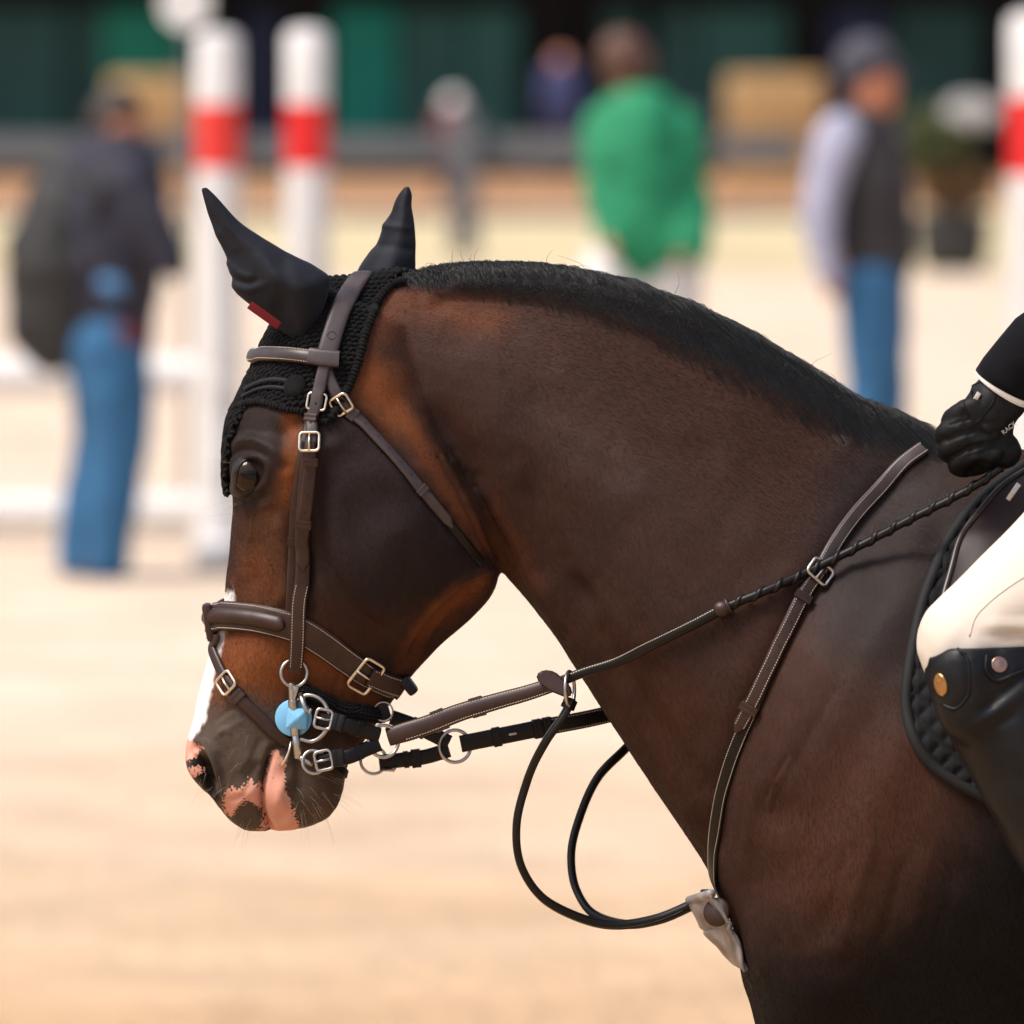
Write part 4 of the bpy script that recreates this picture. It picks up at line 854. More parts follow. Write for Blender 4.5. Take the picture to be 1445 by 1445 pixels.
MB().box(W(541, 1004, -.02), (.014, .006, .024), box_rot((1, 0, .3), (0, 1, 0)), .0028).build('leather_tab', M_leather_black, curb, True, 50)
MB().ring(W(541, 1004, -.0235), (0, -1, 0), .0105, .0010, 30, 8).build('tab_rim', M_steel, curb)

# ------------------------------------------------------------------ bit with light blue guard
bit = empty('bit', W(414, 1015, -.07)); tag(bit, 'steel bit with rings and a light blue round bit guard at the mouth', 'bit')
M_blue = mat('light_blue_rubber', srgb(120, 185, 225, .80), .55, spec=.4, bump=(300, .25, .0008), noise=(40, .06, 4))
lb, nb_ = hit(412, 1013); YB = lb.y - .012
def B_(px, py, dy=0.0): return W(px, py, YB - dy)
MB().lathe([(.0195, -.006), (.0205, -.003), (.0205, .0005), (.0190, .0016), (.0, .0018)], B_(414, 1013), (-.10, -1, .04), 44).build('bit_guard', M_blue, bit, True, 40)
bmx = bmesh.new(); sz = .0118
vb = [bmx.verts.new(v) for v in ((-sz, -sz, 0), (sz, -sz, 0), (sz, sz, 0), (-sz, sz, 0), (-sz * .95, -sz * .95, .004), (sz * .95, -sz * .95, .004), (sz * .95, sz * .95, .004), (-sz * .95, sz * .95, .004), (-.0014, -.0014, .0105), (.0014, -.0014, .0105), (.0014, .0014, .0105), (-.0014, .0014, .0105))]
for f in ((0, 1, 5, 4), (1, 2, 6, 5), (2, 3, 7, 6), (3, 0, 4, 7), (4, 5, 9, 8), (5, 6, 10, 9), (6, 7, 11, 10), (7, 4, 8, 11), (8, 9, 10, 11), (3, 2, 1, 0)): bmx.faces.new([vb[i] for i in f])
bmesh.ops.bevel(bmx, geom=bmx.edges[:], offset=.0007, segments=2, affect='EDGES')
bmesh.ops.transform(bmx, matrix=Matrix.Translation(B_(419, 1014, .006)) @ (box_rot((1, 0, -.06), (0.05, 0.05, 1)).to_4x4()) , verts=bmx.verts)
MB().bm(bmx).build('guard_boss', M_blue, bit, False)
def bar(a, b, r, name): return MB().tube([a, a.lerp(b, .04), a.lerp(b, .96), b], [r * .8, r, r, r * .8], 14).build(name, M_steel, bit, True, 40)
bar(B_(411, 964, .004), B_(413, 990, .005), .0042, 'upper_shank'); bar(B_(413, 988, .006), B_(414, 1002, .006), .0054, 'shank_collar')
bar(B_(416, 1024, .006), B_(417, 1038, .006), .0054, 'shank_collar')
bar(B_(417, 1036, .006), B_(421, 1070, .006), .0044, 'lower_shank')
MB().tube([B_(420, 1066, .006), B_(428, 1072, .007), B_(436, 1076, .008), B_(441, 1079, .007)], [.0030, .0032, .0030, .0028], 10).build('shank_link', M_steel, bit)
MB().ring(B_(415, 950, .002), (.25, -1, .1), .0148, .0021, 48, 10).build('cheek_ring', M_steel, bit)
MB().tube([tuple(p) for p in spline([B_(420, 987, .004), B_(433, 981, .006), B_(450, 985, .008), B_(462, 1000, .009), B_(464, 1018, .009), B_(456, 1036, .008), B_(441, 1046, .006), B_(423, 1043, .005)], 48)], .0024, 12).build('bit_ring', M_steel, bit)
MB().ring(B_(443, 1075, .010), (.2, -1, .2), .0128, .0019, 44, 10).build('rein_ring', M_steel, bit)
MB().tube([B_(424, 980, .004), B_(428, 992, .012), B_(432, 1002, .014), B_(437, 1006, .014), B_(439, 1000, .014)], [.0040, .0032, .0026, .0022, .0018], 10).build('curb_hook', M_steel, bit)
MB().tube([B_(411, 1046, .001), B_(408, 1060, .002), B_(403, 1072, .002), B_(398, 1079, .001), B_(395, 1080, 0)], [.0012, .0016, .0017, .0015, .0012], 8).build('mouth_hook', M_brass, bit)
MB().box(B_(416, 976, .006), (.006, .004, .012), box_rot((1, 0, -.3), (0, 1, 0)), .001).build('hanger_plate', M_steel, bit, True, 40)

# ------------------------------------------------------------------ reins
def free(pts, n, nrm=(0, -1, 0), smooth=0): 
    P = spline([list(p) for p in pts], n); N = np.tile(np.array(nrm, float), (n, 1)); N /= np.linalg.norm(N, axis=1)[:, None]; return P, N
# bit converters: two short buckled straps from bit ring and rein ring meeting in one ring, one set each side
conv = empty('bit_converter', B_(480, 1040)); tag(conv, 'near-side black leather bit converter with silver buckles, ring beside the blue guard', 'bit converter', 'bit converters')
R1 = B_(541, 1046, -.004)
for (a, c, e), nm in (((B_(452, 1014, .010), B_(490, 1024, .012), B_(534, 1037, -.002)), 1), ((B_(452, 1074, .012), B_(490, 1068, .012), B_(534, 1050, -.002)), 2)):
    s_ = Strap(*free([a, (a + c) / 2 + Vector((0, 0, .0006)), c, (c + e) / 2, e], 50, (.1, -1, .12)), [.0155, .0160, .0170, .0165, .0165], .0055, -.003)
    mb = MB(); s_.mesh(mb, .0010); so = mb.build('converter_strap', M_leather_black, conv, True, 60)
    s_.keeper(so, .30, M_leather_black, .013, .0030, 1.18); s_.hole(so, .10, 0, .0014); s_.keeper(so, .62, M_leather_black, .006, .0018, 1.05)
    s_.buckle(so, .06, M_steel, .018, 1.34, .0019, .0005, flip=-1)
MB().ring(R1, (.35, -1, .1), .0175, .0021, 48, 10).build('converter_ring', M_steel, conv)
conv2 = empty('bit_converter', W(560, 1060, .06)); tag(conv2, 'off-side black bit converter showing behind the near rein, two silver rings', 'bit converter', 'bit converters')
YF = .055
def F_(px, py, dy=0.0): return W(px, py, YF - dy)
MB().ring(F_(527, 1073), (.3, -1, .1), .0150, .0018, 44, 10).build('converter_ring', M_steel, conv2)
MB().ring(F_(642, 1053), (.25, -1, .1), .0180, .0021, 48, 10).build('converter_ring', M_steel, conv2)
for pts in ([F_(535, 1076), F_(570, 1072), F_(600, 1068), F_(634, 1058)], [F_(552, 1012), F_(585, 1024), F_(610, 1036), F_(634, 1048)]):
    s_ = Strap(*free(pts, 40), .0165, .0050, -.002); mb = MB(); s_.mesh(mb, .0008); so = mb.build('converter_strap', M_leather_black, conv2, True, 60); s_.keeper(so, .52, M_leather_black, .011, .0030, 1.25); s_.keeper(so, .38, M_leather_black, .006, .0020, 1.15)
MB().tube([F_(540, 1086, .004), F_(556, 1087, .004), F_(558, 1082, .004)], .0018, 8).build('buckle_edge', M_steel, conv2)
# near rein: flat and stitched to the stop, rolled to the knot, laced up to the hand
rein = empty('rein', R1); tag(rein, 'near brown leather rein, laced from the knot up to the gloved hand', 'rein', 'reins')
PA = [(548, 1040), (600, 1024), (650, 1005), (700, 990), (750, 976), (785, 964), (820, 950), (870, 934), (930, 905), (980, 880), (1022, 858), (1080, 834), (1150, 802), (1210, 772), (1290, 730), (1350, 700), (1388, 678), (1412, 660)]
pts = []
for x, y in PA:
    l, nn = hit(x, y); yy = -.052 + (x - 548) / 836 * -.10
    if l is not None: yy = min(yy, l.y - .011)
    pts.append(W(x, y, yy))
ra = spline([list(p) for p in pts], 300)
for _ in range(12): ra[1:-1, 1] = np.minimum(ra[1:-1, 1], (ra[:-2, 1] + ra[2:, 1]) / 2)
rq = px_of(ra, False); i1 = int(np.argmin(abs(rq[:, 0] - 792))); i2 = int(np.argmin(abs(rq[:, 0] - 1020)))
N_ = np.tile(np.array([0, -1, .15]), (300, 1))
wr = np.interp(rq[:i1 + 1, 0], [548, 575, 680, 792], [.0205, .0220, .0190, .0160])
fl_ = Strap(ra[:i1 + 1], N_[:i1 + 1], .02, .0048, -.002); fl_.w = wr; mb = MB(); fl_.mesh(mb, .0022); o = mb.build('flat_rein', M_leather, rein, True, 60); fl_.stitches(o, (-.38, .38), .1, .99, crown=.0012)
for u in (.30, .52): fl_.keeper(o, u, M_leather, .016, .0008, 1.16)
ro = MB().tube(ra[i1:i2 + 4:2], np.interp(rq[i1:i2 + 4:2, 0], [790, 900, 1022], [.0056, .0058, .0062]), 12, flat=(1, .8)).build('rolled_rein', M_leather_black, rein)
sr = Strap(ra[i1 + 4:i2], np.tile(np.array([0, -.75, .65]), (i2 - i1 - 4, 1)), .003, .0062, 0); sr.stitches(ro, (0.,), .02, .98)
rad = np.interp(rq[i2:, 0], [1020, 1412], [.0048, .0042])
lr = MB().tube(ra[i2::2], rad[::2], 12).build('laced_rein', M_leather_black, rein)
# spiral lacing
sp_ = []; d_ = np.r_[0, np.cumsum(np.linalg.norm(np.diff(ra[i2:], axis=0), axis=1))]
T_ = np.gradient(ra[i2:], axis=0); T_ /= np.linalg.norm(T_, axis=1)[:, None]
for u in np.linspace(0, d_[-1], 500):
    c = np.array([np.interp(u, d_, ra[i2:, k]) for k in range(3)]); t = np.array([np.interp(u, d_, T_[:, k]) for k in range(3)]); r = np.interp(u, d_, rad)
    x = np.cross(t, [0, 1, 0]); x /= np.linalg.norm(x); y = np.cross(t, x); a = -u / .024 * 2 * math.pi
    sp_.append(c + (x * math.cos(a) + y * math.sin(a)) * (r - .0016))
MB().tube(sp_, .0034, 8, flat=(1, 1)).build('lacing', M_leather_black, rein)
k0 = Vector(ra[i2]); MB().sphere(k0, .0098, 18, 12, (1.15, 1, .95)).ring(k0 + Vector((.006, 0, .003)), (1, 0, .5), .0076, .0022, 24, 8).build('rein_knot', M_leather, rein)
# rein stop: a leather diamond threaded on the rein
rs = W(783, 962, ra[i1][1] - .006); bmx = bmesh.new()
pr = [(-.021, .008), (-.012, .013), (.000, .011), (.017, -.004), (.020, -.014), (.012, -.017), (-.006, -.010), (-.018, -.001)]
va = [bmx.verts.new((x, -.004 + .006 * math.sin(i), z)) for i, (x, z) in enumerate(pr)]; f = bmx.faces.new(va); ex = bmesh.ops.extrude_face_region(bmx, geom=[f])
bmesh.ops.translate(bmx, vec=(0, .007, 0), verts=[v for v in ex['geom'] if isinstance(v, bmesh.types.BMVert)]); bmesh.ops.recalc_face_normals(bmx, faces=bmx.faces[:])
bmesh.ops.bevel(bmx, geom=bmx.edges[:], offset=.002, segments=3, affect='EDGES'); bmesh.ops.translate(bmx, vec=rs, verts=bmx.verts)
MB().bm(bmx).build('rein_stop', M_leather, rein, True, 50)
rein2 = empty('rein', W(650, 1050, YF)); tag(rein2, 'off-side black rein running from the chin behind the neck', 'rein', 'reins')
s_ = Strap(*free([W(650, 1050, YF), W(700, 1040, YF), W(770, 1026, YF + .01), W(850, 1010, YF + .03), W(960, 975, .14), W(1150, 880, .20), W(1380, 690, .17)], 120), .0190, .0042, -.002)
mb = MB(); s_.mesh(mb, .0006); so = mb.build('rein_strap', M_leather_black, rein2, True, 60); 
for x in (702, 756, 770): s_.keeper(so, s_.u_of(x, 1040 - (x - 700) * .2), M_leather_black, .010, .0030, 1.15)
P, R, w = s_.rot(s_.u_of(723, 1035)); MB().box(P + R @ Vector((0, 0, .006)), (.0026, .009, .0022), R, .0008).build('hook_stud', M_steel, so, True, 40)
s_.stitches(so, (-.38, .38), s_.u_of(775, 1025), s_.u_of(870, 1005))

# ------------------------------------------------------------------ breastplate with running martingale
bp_ = empty('breastplate', W(1100, 900, -.18)); tag(bp_, 'brown stitched leather breastplate with martingale loops and pale chest pad', 'breastplate')
a1 = Strap(*near_path([(1302, 634), (1275, 654), (1240, 690), (1205, 728), (1178, 766), (1156, 806)], 70, 6), .0165, .0042, .0012); mb = MB(); a1.mesh(mb, .0005); o = mb.build('shoulder_strap', M_leather_light, bp_, True, 50); a1.stitches(o, (-.34, .34))
a2 = Strap(*near_path([(1154, 806), (1136, 832), (1112, 882), (1085, 945), (1062, 994), (1040, 1031)], 80, 6), [.0155, .0165, .0165, .0165, .0168, .0150], .0040, .0050); mb = MB(); a2.mesh(mb, .0005, tip=.009); o = mb.build('shoulder_billet', M_leather, bp_, True, 50); a2.stitches(o, (-.34, .34), .02, .95)
for x, y in ((1124, 848), (1113, 878), (1100, 912), (1086, 944)): a2.hole(o, a2.u_of(x, y), 0, .0016)
a2.keeper(o, a2.u_of(1130, 840), M_leather, .0105, .0026, 1.2); a2.keeper(o, a2.u_of(1058, 1000), M_leather, .011, .0026, 1.3)
a2.buckle(o, .015, M_steel, .021, 1.75, .0020, .001)
a3 = Strap(*near_path([(1150, 815), (1118, 868), (1090, 935), (1064, 1000), (1042, 1046), (1024, 1100), (1012, 1160), (1008, 1215), (1012, 1262), (1022, 1292)], 110, 7), .0165, .0038, .0008); mb = MB(); a3.mesh(mb, .0005); o = mb.build('lower_strap', M_leather_black, bp_, True, 50); a3.stitches(o, (-.36, .36), .35, 1)
g = Strap(a3.P * np.array([1, -1, 1]), a3.N * np.array([1, -1, 1]), .0165, .0038, 0); mb = MB(); g.mesh(mb); mb.build('lower_strap', M_leather_black, bp_, True, 50)
g = Strap(a1.P * np.array([1, -1, 1]), a1.N * np.array([1, -1, 1]), .0165, .0042, 0); mb = MB(); g.mesh(mb); mb.build('shoulder_strap', M_leather_light, bp_, True, 50)
# martingale forks: near loop from the ring on the near rein, far loop from behind the neck
YM = ra[i1][1]
rc = W(804, 972, YM - .002); MB().ring(rc, (1, -.28, .05), .0190, .0021, 44, 10).build('martingale_ring', M_steel, bp_)
m1 = Strap(*free([W(806, 986, YM), W(800, 1000, YM - .002), W(770, 1045, YM), W(742, 1105, -.05), W(728, 1165, -.045), W(734, 1220, -.035), W(762, 1264, -.025), (W(805, 1290, -.015)), W(860, 1305, -.008), W(920, 1298, -.004), W(985, 1272, 0)], 150, (-.75, -.9, .12)), .0105, .0034, -.002)
mb = MB(); m1.mesh(mb, .0012); o = mb.build('martingale_fork', M_leather_black, bp_, True, 60); m1.stitches(o, (-.3,), .05, .95)
m1.keeper(o, .015, M_leather_black, .012, .003, 1.3)
m2 = Strap(*free([W(905, 1035, .12), W(880, 1060, .09), W(846, 1095, .075), W(820, 1150, .065), W(807, 1205, .05), W(814, 1255, .035), W(836, 1288, .02), W(880, 1304, .012), W(930, 1298, .008), W(985, 1275, .004)], 130, (.75, -.9, .1)), .0105, .0034, -.002)
mb = MB(); m2.mesh(mb, .0012); o = mb.build('martingale_fork', M_leather_black, bp_, True, 60); m2.stitches(o, (.3,), .05, .95)
# pale fleece-and-gel chest pad, folded over the breast, with a ribbed face
M_pad = mat('pale_chest_pad', (.20, .175, .16), .5, spec=.4, noise=(40, .5, 6), bump=(240, .35, .001))
vs = []; fs = []; nu, nv = 22, 34; dot = []
gp = spline([(972, 1272), (988, 1306), (1012, 1334), (1040, 1358)], nv); gq = spline([(1004, 1262), (1024, 1290), (1040, 1322), (1056, 1372)], nv)
for i in range(nv):
    for j in range(nu):
        a = j / (nu - 1); lat = -math.cos(a * math.pi)             # wraps from the near side round the breast to the off side
        e = gp[i] * (1 - abs(lat)) + gq[i] * abs(lat); Y = lat * .075
        rib = .0030 * abs(math.sin(j * 1.15 + .4)) * min(1, i / 8) + .0014 * math.sin(i * .45 + j * .7) - .0025 * (12 < i < 15)
        vs.append(W(e[0], e[1], Y) + Vector((-rib, 0, 0)))
for i in range(nv - 1):
    for j in range(nu - 1): fs.append((i * nu + j, i * nu + j + 1, (i + 1) * nu + j + 1, (i + 1) * nu + j))
me = applied(MB().add(np.array([list(v) for v in vs]), fs).mesh('pad'), [('SOLIDIFY', dict(thickness=.006, offset=0)), ('SUBSURF', dict(levels=1, render_levels=1))])
link('chest_pad', me, M_pad, bp_, True, None)
rimp = [W(gq[0][0] * abs(l_) + gp[0][0] * (1 - abs(l_)), gq[0][1] * abs(l_) + gp[0][1] * (1 - abs(l_)) - 1, l_ * .075) for l_ in np.linspace(-1, 1, 30)]
MB().tube(rimp, .0052, 10).build('pad_rim', M_pad, bp_)
MB().lathe([(.001, 0), (.0150, .001), (.0165, .004), (.0150, .008), (.001, .009)], W(1014, 1288, -.062), (-.5, -1, .25), 28).build('pad_boss', M_leather, bp_)
MB().box(W(996, 1260, -.01), (.012, .018, .007), None, .002).build('pad_buckle', M_leather_black, bp_, True, 50)

# ------------------------------------------------------------------ saddle pad, saddle
M_quilt = mat('black_quilted_cotton', (.0062, .0062, .0070), .8, spec=.18, sheen=.06, bump=(1200, .4, .0006), noise=(120, .25, 4))
M_bind = mat('black_binding', (.007, .007, .0075), .75, spec=.3, bump=(900, .4, .0006))
M_flap = mat('dark_brown_saddle_leather', srgb(74, 56, 52, .40), .38, spec=.5, noise=(40, .2, 5), bump=LEATHER_BUMP)
def draped(front, right, nu, nv, off, relief=None, xr=2.2):
    """sheet from a front edge drawn in pixels back to x=right, lying on the near flank"""
    E = spline(front, nv); G = np.zeros((nv, nu, 3)); NN = np.zeros((nv, nu, 3)); Q = np.zeros((nv, nu, 2))
    for i in range(nv):
        for j in range(nu):
            x = E[i, 0] + (right - E[i, 0]) * (j / (nu - 1)) ** xr; Q[i, j] = (x, E[i, 1])
            l, nn = hit(x, E[i, 1])
            if l is None: l, nn, _, _ = BVH.find_nearest(W(x, E[i, 1], -.05))
            G[i, j] = l; NN[i, j] = nn
    for _ in range(10):
        for A in (G, NN):
            A[1:-1] = (A[:-2] + 2 * A[1:-1] + A[2:]) / 4; A[:, 1:-1] = (A[:, :-2] + 2 * A[:, 1:-1] + A[:, 2:]) / 4
    NN /= np.linalg.norm(NN, axis=2)[:, :, None]
    hgt = off + (relief(Q) if relief is not None else 0); G = G + NN * (hgt[:, :, None] if not np.isscalar(hgt) else hgt)
    fs = [(i * nu + j, (i + 1) * nu + j, (i + 1) * nu + j + 1, i * nu + j + 1) for i in range(nv - 1) for j in range(nu - 1)]
    return G, NN, fs
def quilt(Q):
    a = (Q[..., 0] + Q[..., 1] * 1.0) / 33.0; b = (Q[..., 0] * .95 - Q[..., 1] * .95) / 33.0
    d1 = abs(a - np.round(a)); d2 = abs(b - np.round(b)); m = np.minimum(d1, d2) * 2
    fade = sstep(0, 1, np.arange(Q.shape[1])[None, :] / 8.0)
    return .0052 * (1 - np.exp(-m * 3.2)) * fade
spad = empty('saddle_pad', W(1400, 900, -.25)); tag(spad, 'black quilted saddle pad with bound edge under the saddle', 'saddle pad')
front = [(1500, 632), (1440, 664), (1398, 694), (1356, 740), (1324, 796), (1302, 850), (1290, 905), (1282, 955), (1279, 1000), (1288, 1040), (1312, 1076), (1352, 1106), (1402, 1130), (1460, 1148), (1560, 1165)]
G, NN, fs = draped(front, 2060, 130, 190, .006, quilt, 1.9)
for s_ in (1, -1):
    me = MB().add(G.reshape(-1, 3) * np.array([1, s_, 1]), fs if s_ > 0 else [f[::-1] for f in fs]).mesh('q'); link('quilted_panel', applied(me, [('SOLIDIFY', dict(thickness=.008, offset=-1))]), M_quilt, spad, True, None)
    MB().tube([tuple(G[i, 0] * np.array([1, s_, 1]) + NN[i, 0] * np.array([1, s_, 1]) * -.001) for i in range(190)], .0068, 12).build('binding', M_bind, spad)
saddle = empty('saddle', W(1700, 800, -.2)); tag(saddle, 'dark brown leather saddle with flap under the rider thigh', 'saddle')
front = [(1520, 640), (1456, 676), (1412, 706), (1372, 752), (1342, 806), (1326, 860), (1330, 930), (1360, 1010), (1420, 1080), (1500, 1120)]
G, NN, fs = draped(front, 1820, 50, 90, .024, lambda Q: .003 * np.exp(-((Q[..., 0] - 1390) / 30) ** 2), 1.6)
for s_ in (1, -1):
    me = MB().add(G.reshape(-1, 3) * np.array([1, s_, 1]), fs if s_ > 0 else [f[::-1] for f in fs]).mesh('f'); link('saddle_flap', applied(me, [('SOLIDIFY', dict(thickness=.006, offset=-1))]), M_flap, saddle, True, None)
    MB().tube([tuple((G[i, 0]) * np.array([1, s_, 1])) for i in range(90)], .0036, 10).build('flap_roll', M_flap, saddle)
l_, n_ = hit(1424, 694)
MB().box(W(1430, 694, -.150), (.006, .004, .022), box_rot((.8, 0, -.55), (0, 1, 0)), .0012).build('dee_plate', M_steel, saddle, True, 40)
vs = []; fs = []
sp_top = spline([(1500, 598), (1560, 600), (1640, 640), (1780, 668), (1920, 650), (2010, 596)], 40)
for i in range(40):
    w_ = np.interp(i, [0, 8, 20, 39], [.055, .075, .13, .16])
    for j in range(13):
        a = (j / 12 - .5) * math.pi; p = W(*sp_top[i], 0); vs.append((p.x, w_ * math.sin(a), p.z - .07 * (1 - math.cos(a)) ** 1.1))
for i in range(39):
    for j in range(12): fs.append((i * 13 + j, i * 13 + j + 1, (i + 1) * 13 + j + 1, (i + 1) * 13 + j))
link('seat', applied(MB().add(np.array(vs, float), fs).mesh('seat'), [('SOLIDIFY', dict(thickness=.03, offset=-1)), ('SUBSURF', dict(levels=1, render_levels=1))]), M_flap, saddle, True, None)
# girth
gr = Strap(*wrap_path([W(1560, 1150, -.25), W(1570, 1400, -.24), W(1580, 1590, -.10), W(1580, 1625, 0), W(1580, 1590, .10), W(1570, 1400, .24), W(1560, 1150, .25)], 80, 6), .085, .012, .001)
mb = MB(); gr.mesh(mb, .002); mb.build('girth', M_leather_black, saddle, True, 60)
# ------------------------------------------------------------------ rider
M_flesh = mat('skin', (.50, .27, .19), .55, sss=.1)
M_jacket = mat('black_riding_jacket', (.0040, .0040, .0052), .8, spec=.08, sheen=.02, bump=[(900, .3, .0006), (16, .5, .006)])
M_breech = mat('cream_breeches', (.56, .495, .42), .75, spec=.3, bump=[(1500, .2, .0004), (22, .10, .004)])
M_boot = mat('black_boot_leather', (.0055, .0055, .0062), .44, spec=.22, noise=(50, .2, 5), bump=[(700, .2, .0006), (30, .35, .004)])
M_glove = mat('black_glove', (.0056, .0054, .0054), .6, spec=.18, bump=[(600, .35, .0010), (110, .5, .002)])
M_white = mat('white_cuff', (.80, .79, .78), .7)
M_tan_strap = mat('black_softshell', (.007, .0066, .007), .6, spec=.2, bump=(500, .3, .0006))
M_label = mat('grey_label_thread', (.30, .29, .28), .8)
def sided(pts, s): return [W(a, b, c if s > 0 else -c) if True else 0 for a, b, c in pts]
rb = MB()
rb.capsule([W(1800, 600, 0), W(1800, 420, 0), W(1792, 180, 0), W(1785, 10, 0)], [.165, .135, .155, .12], 24)
rb.capsule([W(1780, -60, 0), W(1775, -190, 0)], [.062, .055], 16)
rb.capsule([W(1768, -230, 0), W(1752, -330, 0)], [.078, .092], 20); rb.capsule([W(1712, -215, 0), W(1700, -245, 0)], [.045, .040], 14); rb.capsule([W(1650, -265, 0), W(1655, -285, 0)], [.012, .010], 8)
for s in (1, -1):
    rb.capsule(sided([(1795, -20, -.15), (1760, 130, -.21), (1700, 270, -.235)], s), [.062, .050, .040], 16)
    rb.capsule(sided([(1700, 270, -.235), (1560, 400, -.19), (1432, 540, -.142)], s), [.042, .038, .027], 16)
    rb.capsule(sided([(1432, 540, -.142), (1385, 600, -.135)], s), [.026, .030], 14)
    rb.capsule(sided([(1790, 640, -.10), (1600, 745, -.27), (1372, 912, -.335)], s), [.10, .085, .052], 20)
    rb.capsule(sided([(1372, 912, -.335), (1460, 1080, -.345), (1610, 1400, -.34)], s), [.052, .058, .036], 18)
    rb.capsule(sided([(1615, 1420, -.34), (1560, 1500, -.345), (1450, 1530, -.36)], s), [.042, .040, .030], 14)
me = remeshed(rb, .010, 4); rider = link('person', me, M_flesh, None, True, None)
tag(rider, 'rider in black jacket, cream breeches and tall black boots, gloved hand holding the rein', 'person')
jb = MB()
jb.capsule([W(1800, 590, 0), W(1800, 420, 0), W(1792, 180, 0), W(1785, 10, 0)], [.175, .145, .168, .13], 26)
for s in (1, -1):
    jb.capsule(sided([(1795, -20, -.15), (1760, 130, -.215), (1702, 268, -.238)], s), [.075, .062, .054], 18)
    jb.capsule(sided([(1702, 268, -.238), (1560, 395, -.19), (1452, 508, -.151)], s), [.054, .046, .034], 20)
me = remeshed(jb, .006, 5); c = coords(me); n_ = normals(me); q = px_of(c, False); c = c + n_ * (.0035 * vnoise(c, .035, 61) + .004 * np.sin((q[:, 0] * .7 - q[:, 1] * .7) / 11 + 3 * vnoise(c, .06, 62)) * (q[:, 0] < 1700) * .5)[:, None]; set_coords(me, c)
link('jacket', me, M_jacket, rider, True, None)
for s in (-1, 1):
    Y = lambda y: y * -s
    cw = [W(1500, 448, Y(-.165)), W(1470, 482, Y(-.156)), W(1445, 510, Y(-.148)), W(1424, 534, Y(-.142)), W(1417, 544, Y(-.1405))]
    MB().tube(cw + [W(1420, 541, Y(-.141))], [.030, .0385, .0375, .0365, .036, .030], 28).build('sleeve_cuff', M_jacket, rider)
    MB().tube([W(1420, 540, Y(-.141)), W(1413, 550, Y(-.1395)), W(1416, 546, Y(-.140))], [.0345, .0345, .029], 28).build('shirt_cuff', M_white, rider)
br = MB()
br.capsule([W(1820, 590, -.06), W(1820, 590, .06)], [.185, .185], 24)
for s in (1, -1): br.capsule(sided([(1800, 640, -.12), (1600, 742, -.268), (1470, 838, -.312), (1368, 908, -.332)], s), [.118, .098, .076, .0590], 28, n=60)
me = remeshed(br, .0055, 8); c = coords(me); n_ = normals(me); q = px_of(c); dsp = np.zeros(len(c))
for ln, r, h in [([(1390, 896), (1445, 900)], 7, -2.5), ([(1400, 882), (1450, 884)], 8, 2.0), ([(1420, 870), (1450, 868)], 6, -1.5)]: dsp += h * .001 * np.exp(-(seg_dist(q, ln) / r) ** 2)
c = c + n_ * (dsp + .0012 * vnoise(c, .05, 66) + .0007 * np.sin((q[:, 0] + q[:, 1] * .3) / 9 + 4 * vnoise(c, .05, 67)) * sstep(840, 900, q[:, 1]))[:, None]; set_coords(me, c); link('breeches', me, M_breech, rider, True, None)
RB = BVHTree.FromPolygons([tuple(v) for v in c], [tuple(p.vertices) for p in me.polygons])
def rhit(px, py):
    d = (W(px, py, 0) - CAM).normalized(); r = RB.ray_cast(CAM + d * 8.0, d); return r[0], r[1]
seam = [rhit(a, b) for a, b in spline([(1368, 898), (1376, 872), (1396, 850), (1424, 828), (1460, 806), (1520, 776)], 40)]
MB().tube([l + n * .0002 for l, n in seam if l is not None], .0008, 6).build('seam', M_breech, rider)
bt = None
for s in (1, -1):
    bm_ = MB(); ax = sided([(1402, 962, -.337), (1440, 1035, -.341), (1490, 1130, -.345), (1560, 1290, -.343), (1610, 1420, -.34)], s); rr = [.0700, .0695, .0690, .058, .046]
    bm_.capsule(ax, rr, 30, n=60); bm_.capsule(sided([(1614, 1420, -.34), (1560, 1505, -.345), (1430, 1540, -.365)], s), [.048, .046, .034], 20)
    bm_.capsule(sided([(1362, 948, -.347), (1372, 992, -.350)], s), [.044, .040], 20); bm_.capsule(sided([(1364, 945, -.372), (1376, 1000, -.372), (1420, 1010, -.36)], s), [.0430, .040, .05], 20)     # stiffened top that covers the knee
    me = remeshed(bm_, .004, 8)
    c = coords(me); n_ = normals(me); q = px_of(c); dsp = np.zeros(len(c))
    for ln, r, h in [([(1390, 1000), (1445, 950)], 8, -3), ([(1385, 1018), (1450, 972)], 9, 2.5), ([(1384, 1034), (1430, 1010)], 7, -2.2), ([(1362, 925), (1368, 980), (1348, 1000)], 4, -2.2)]: dsp += h * .001 * np.exp(-(seg_dist(q, ln) / r) ** 2)
    c = c + n_ * (dsp + .0016 * vnoise(c, .03, 71))[:, None]
    # cut the top on a slanted plane
    topz = H - (912 - 2 + (q[:, 0] - 1320) * -.02 + 14 * sstep(1345, 1310, q[:, 0])) * S0 * .965
    c[:, 2] = np.minimum(c[:, 2], topz); set_coords(me, c)
    b = link('tall_boot', me, M_boot, rider, True, None)
    if s > 0:
        bt = b; TB = BVHTree.FromPolygons([tuple(v) for v in c], [tuple(p.vertices) for p in me.polygons])
def thit(px, py):
    d = (W(px, py, 0) - CAM).normalized(); r = TB.ray_cast(CAM + d * 8.0, d); return r[0], r[1]
l, n = thit(1326, 966); M_button = mat('antique_brass', (.45, .28, .13), .34, 1.0, noise=(300, .3, 4), bump=(500, .4, .0008))
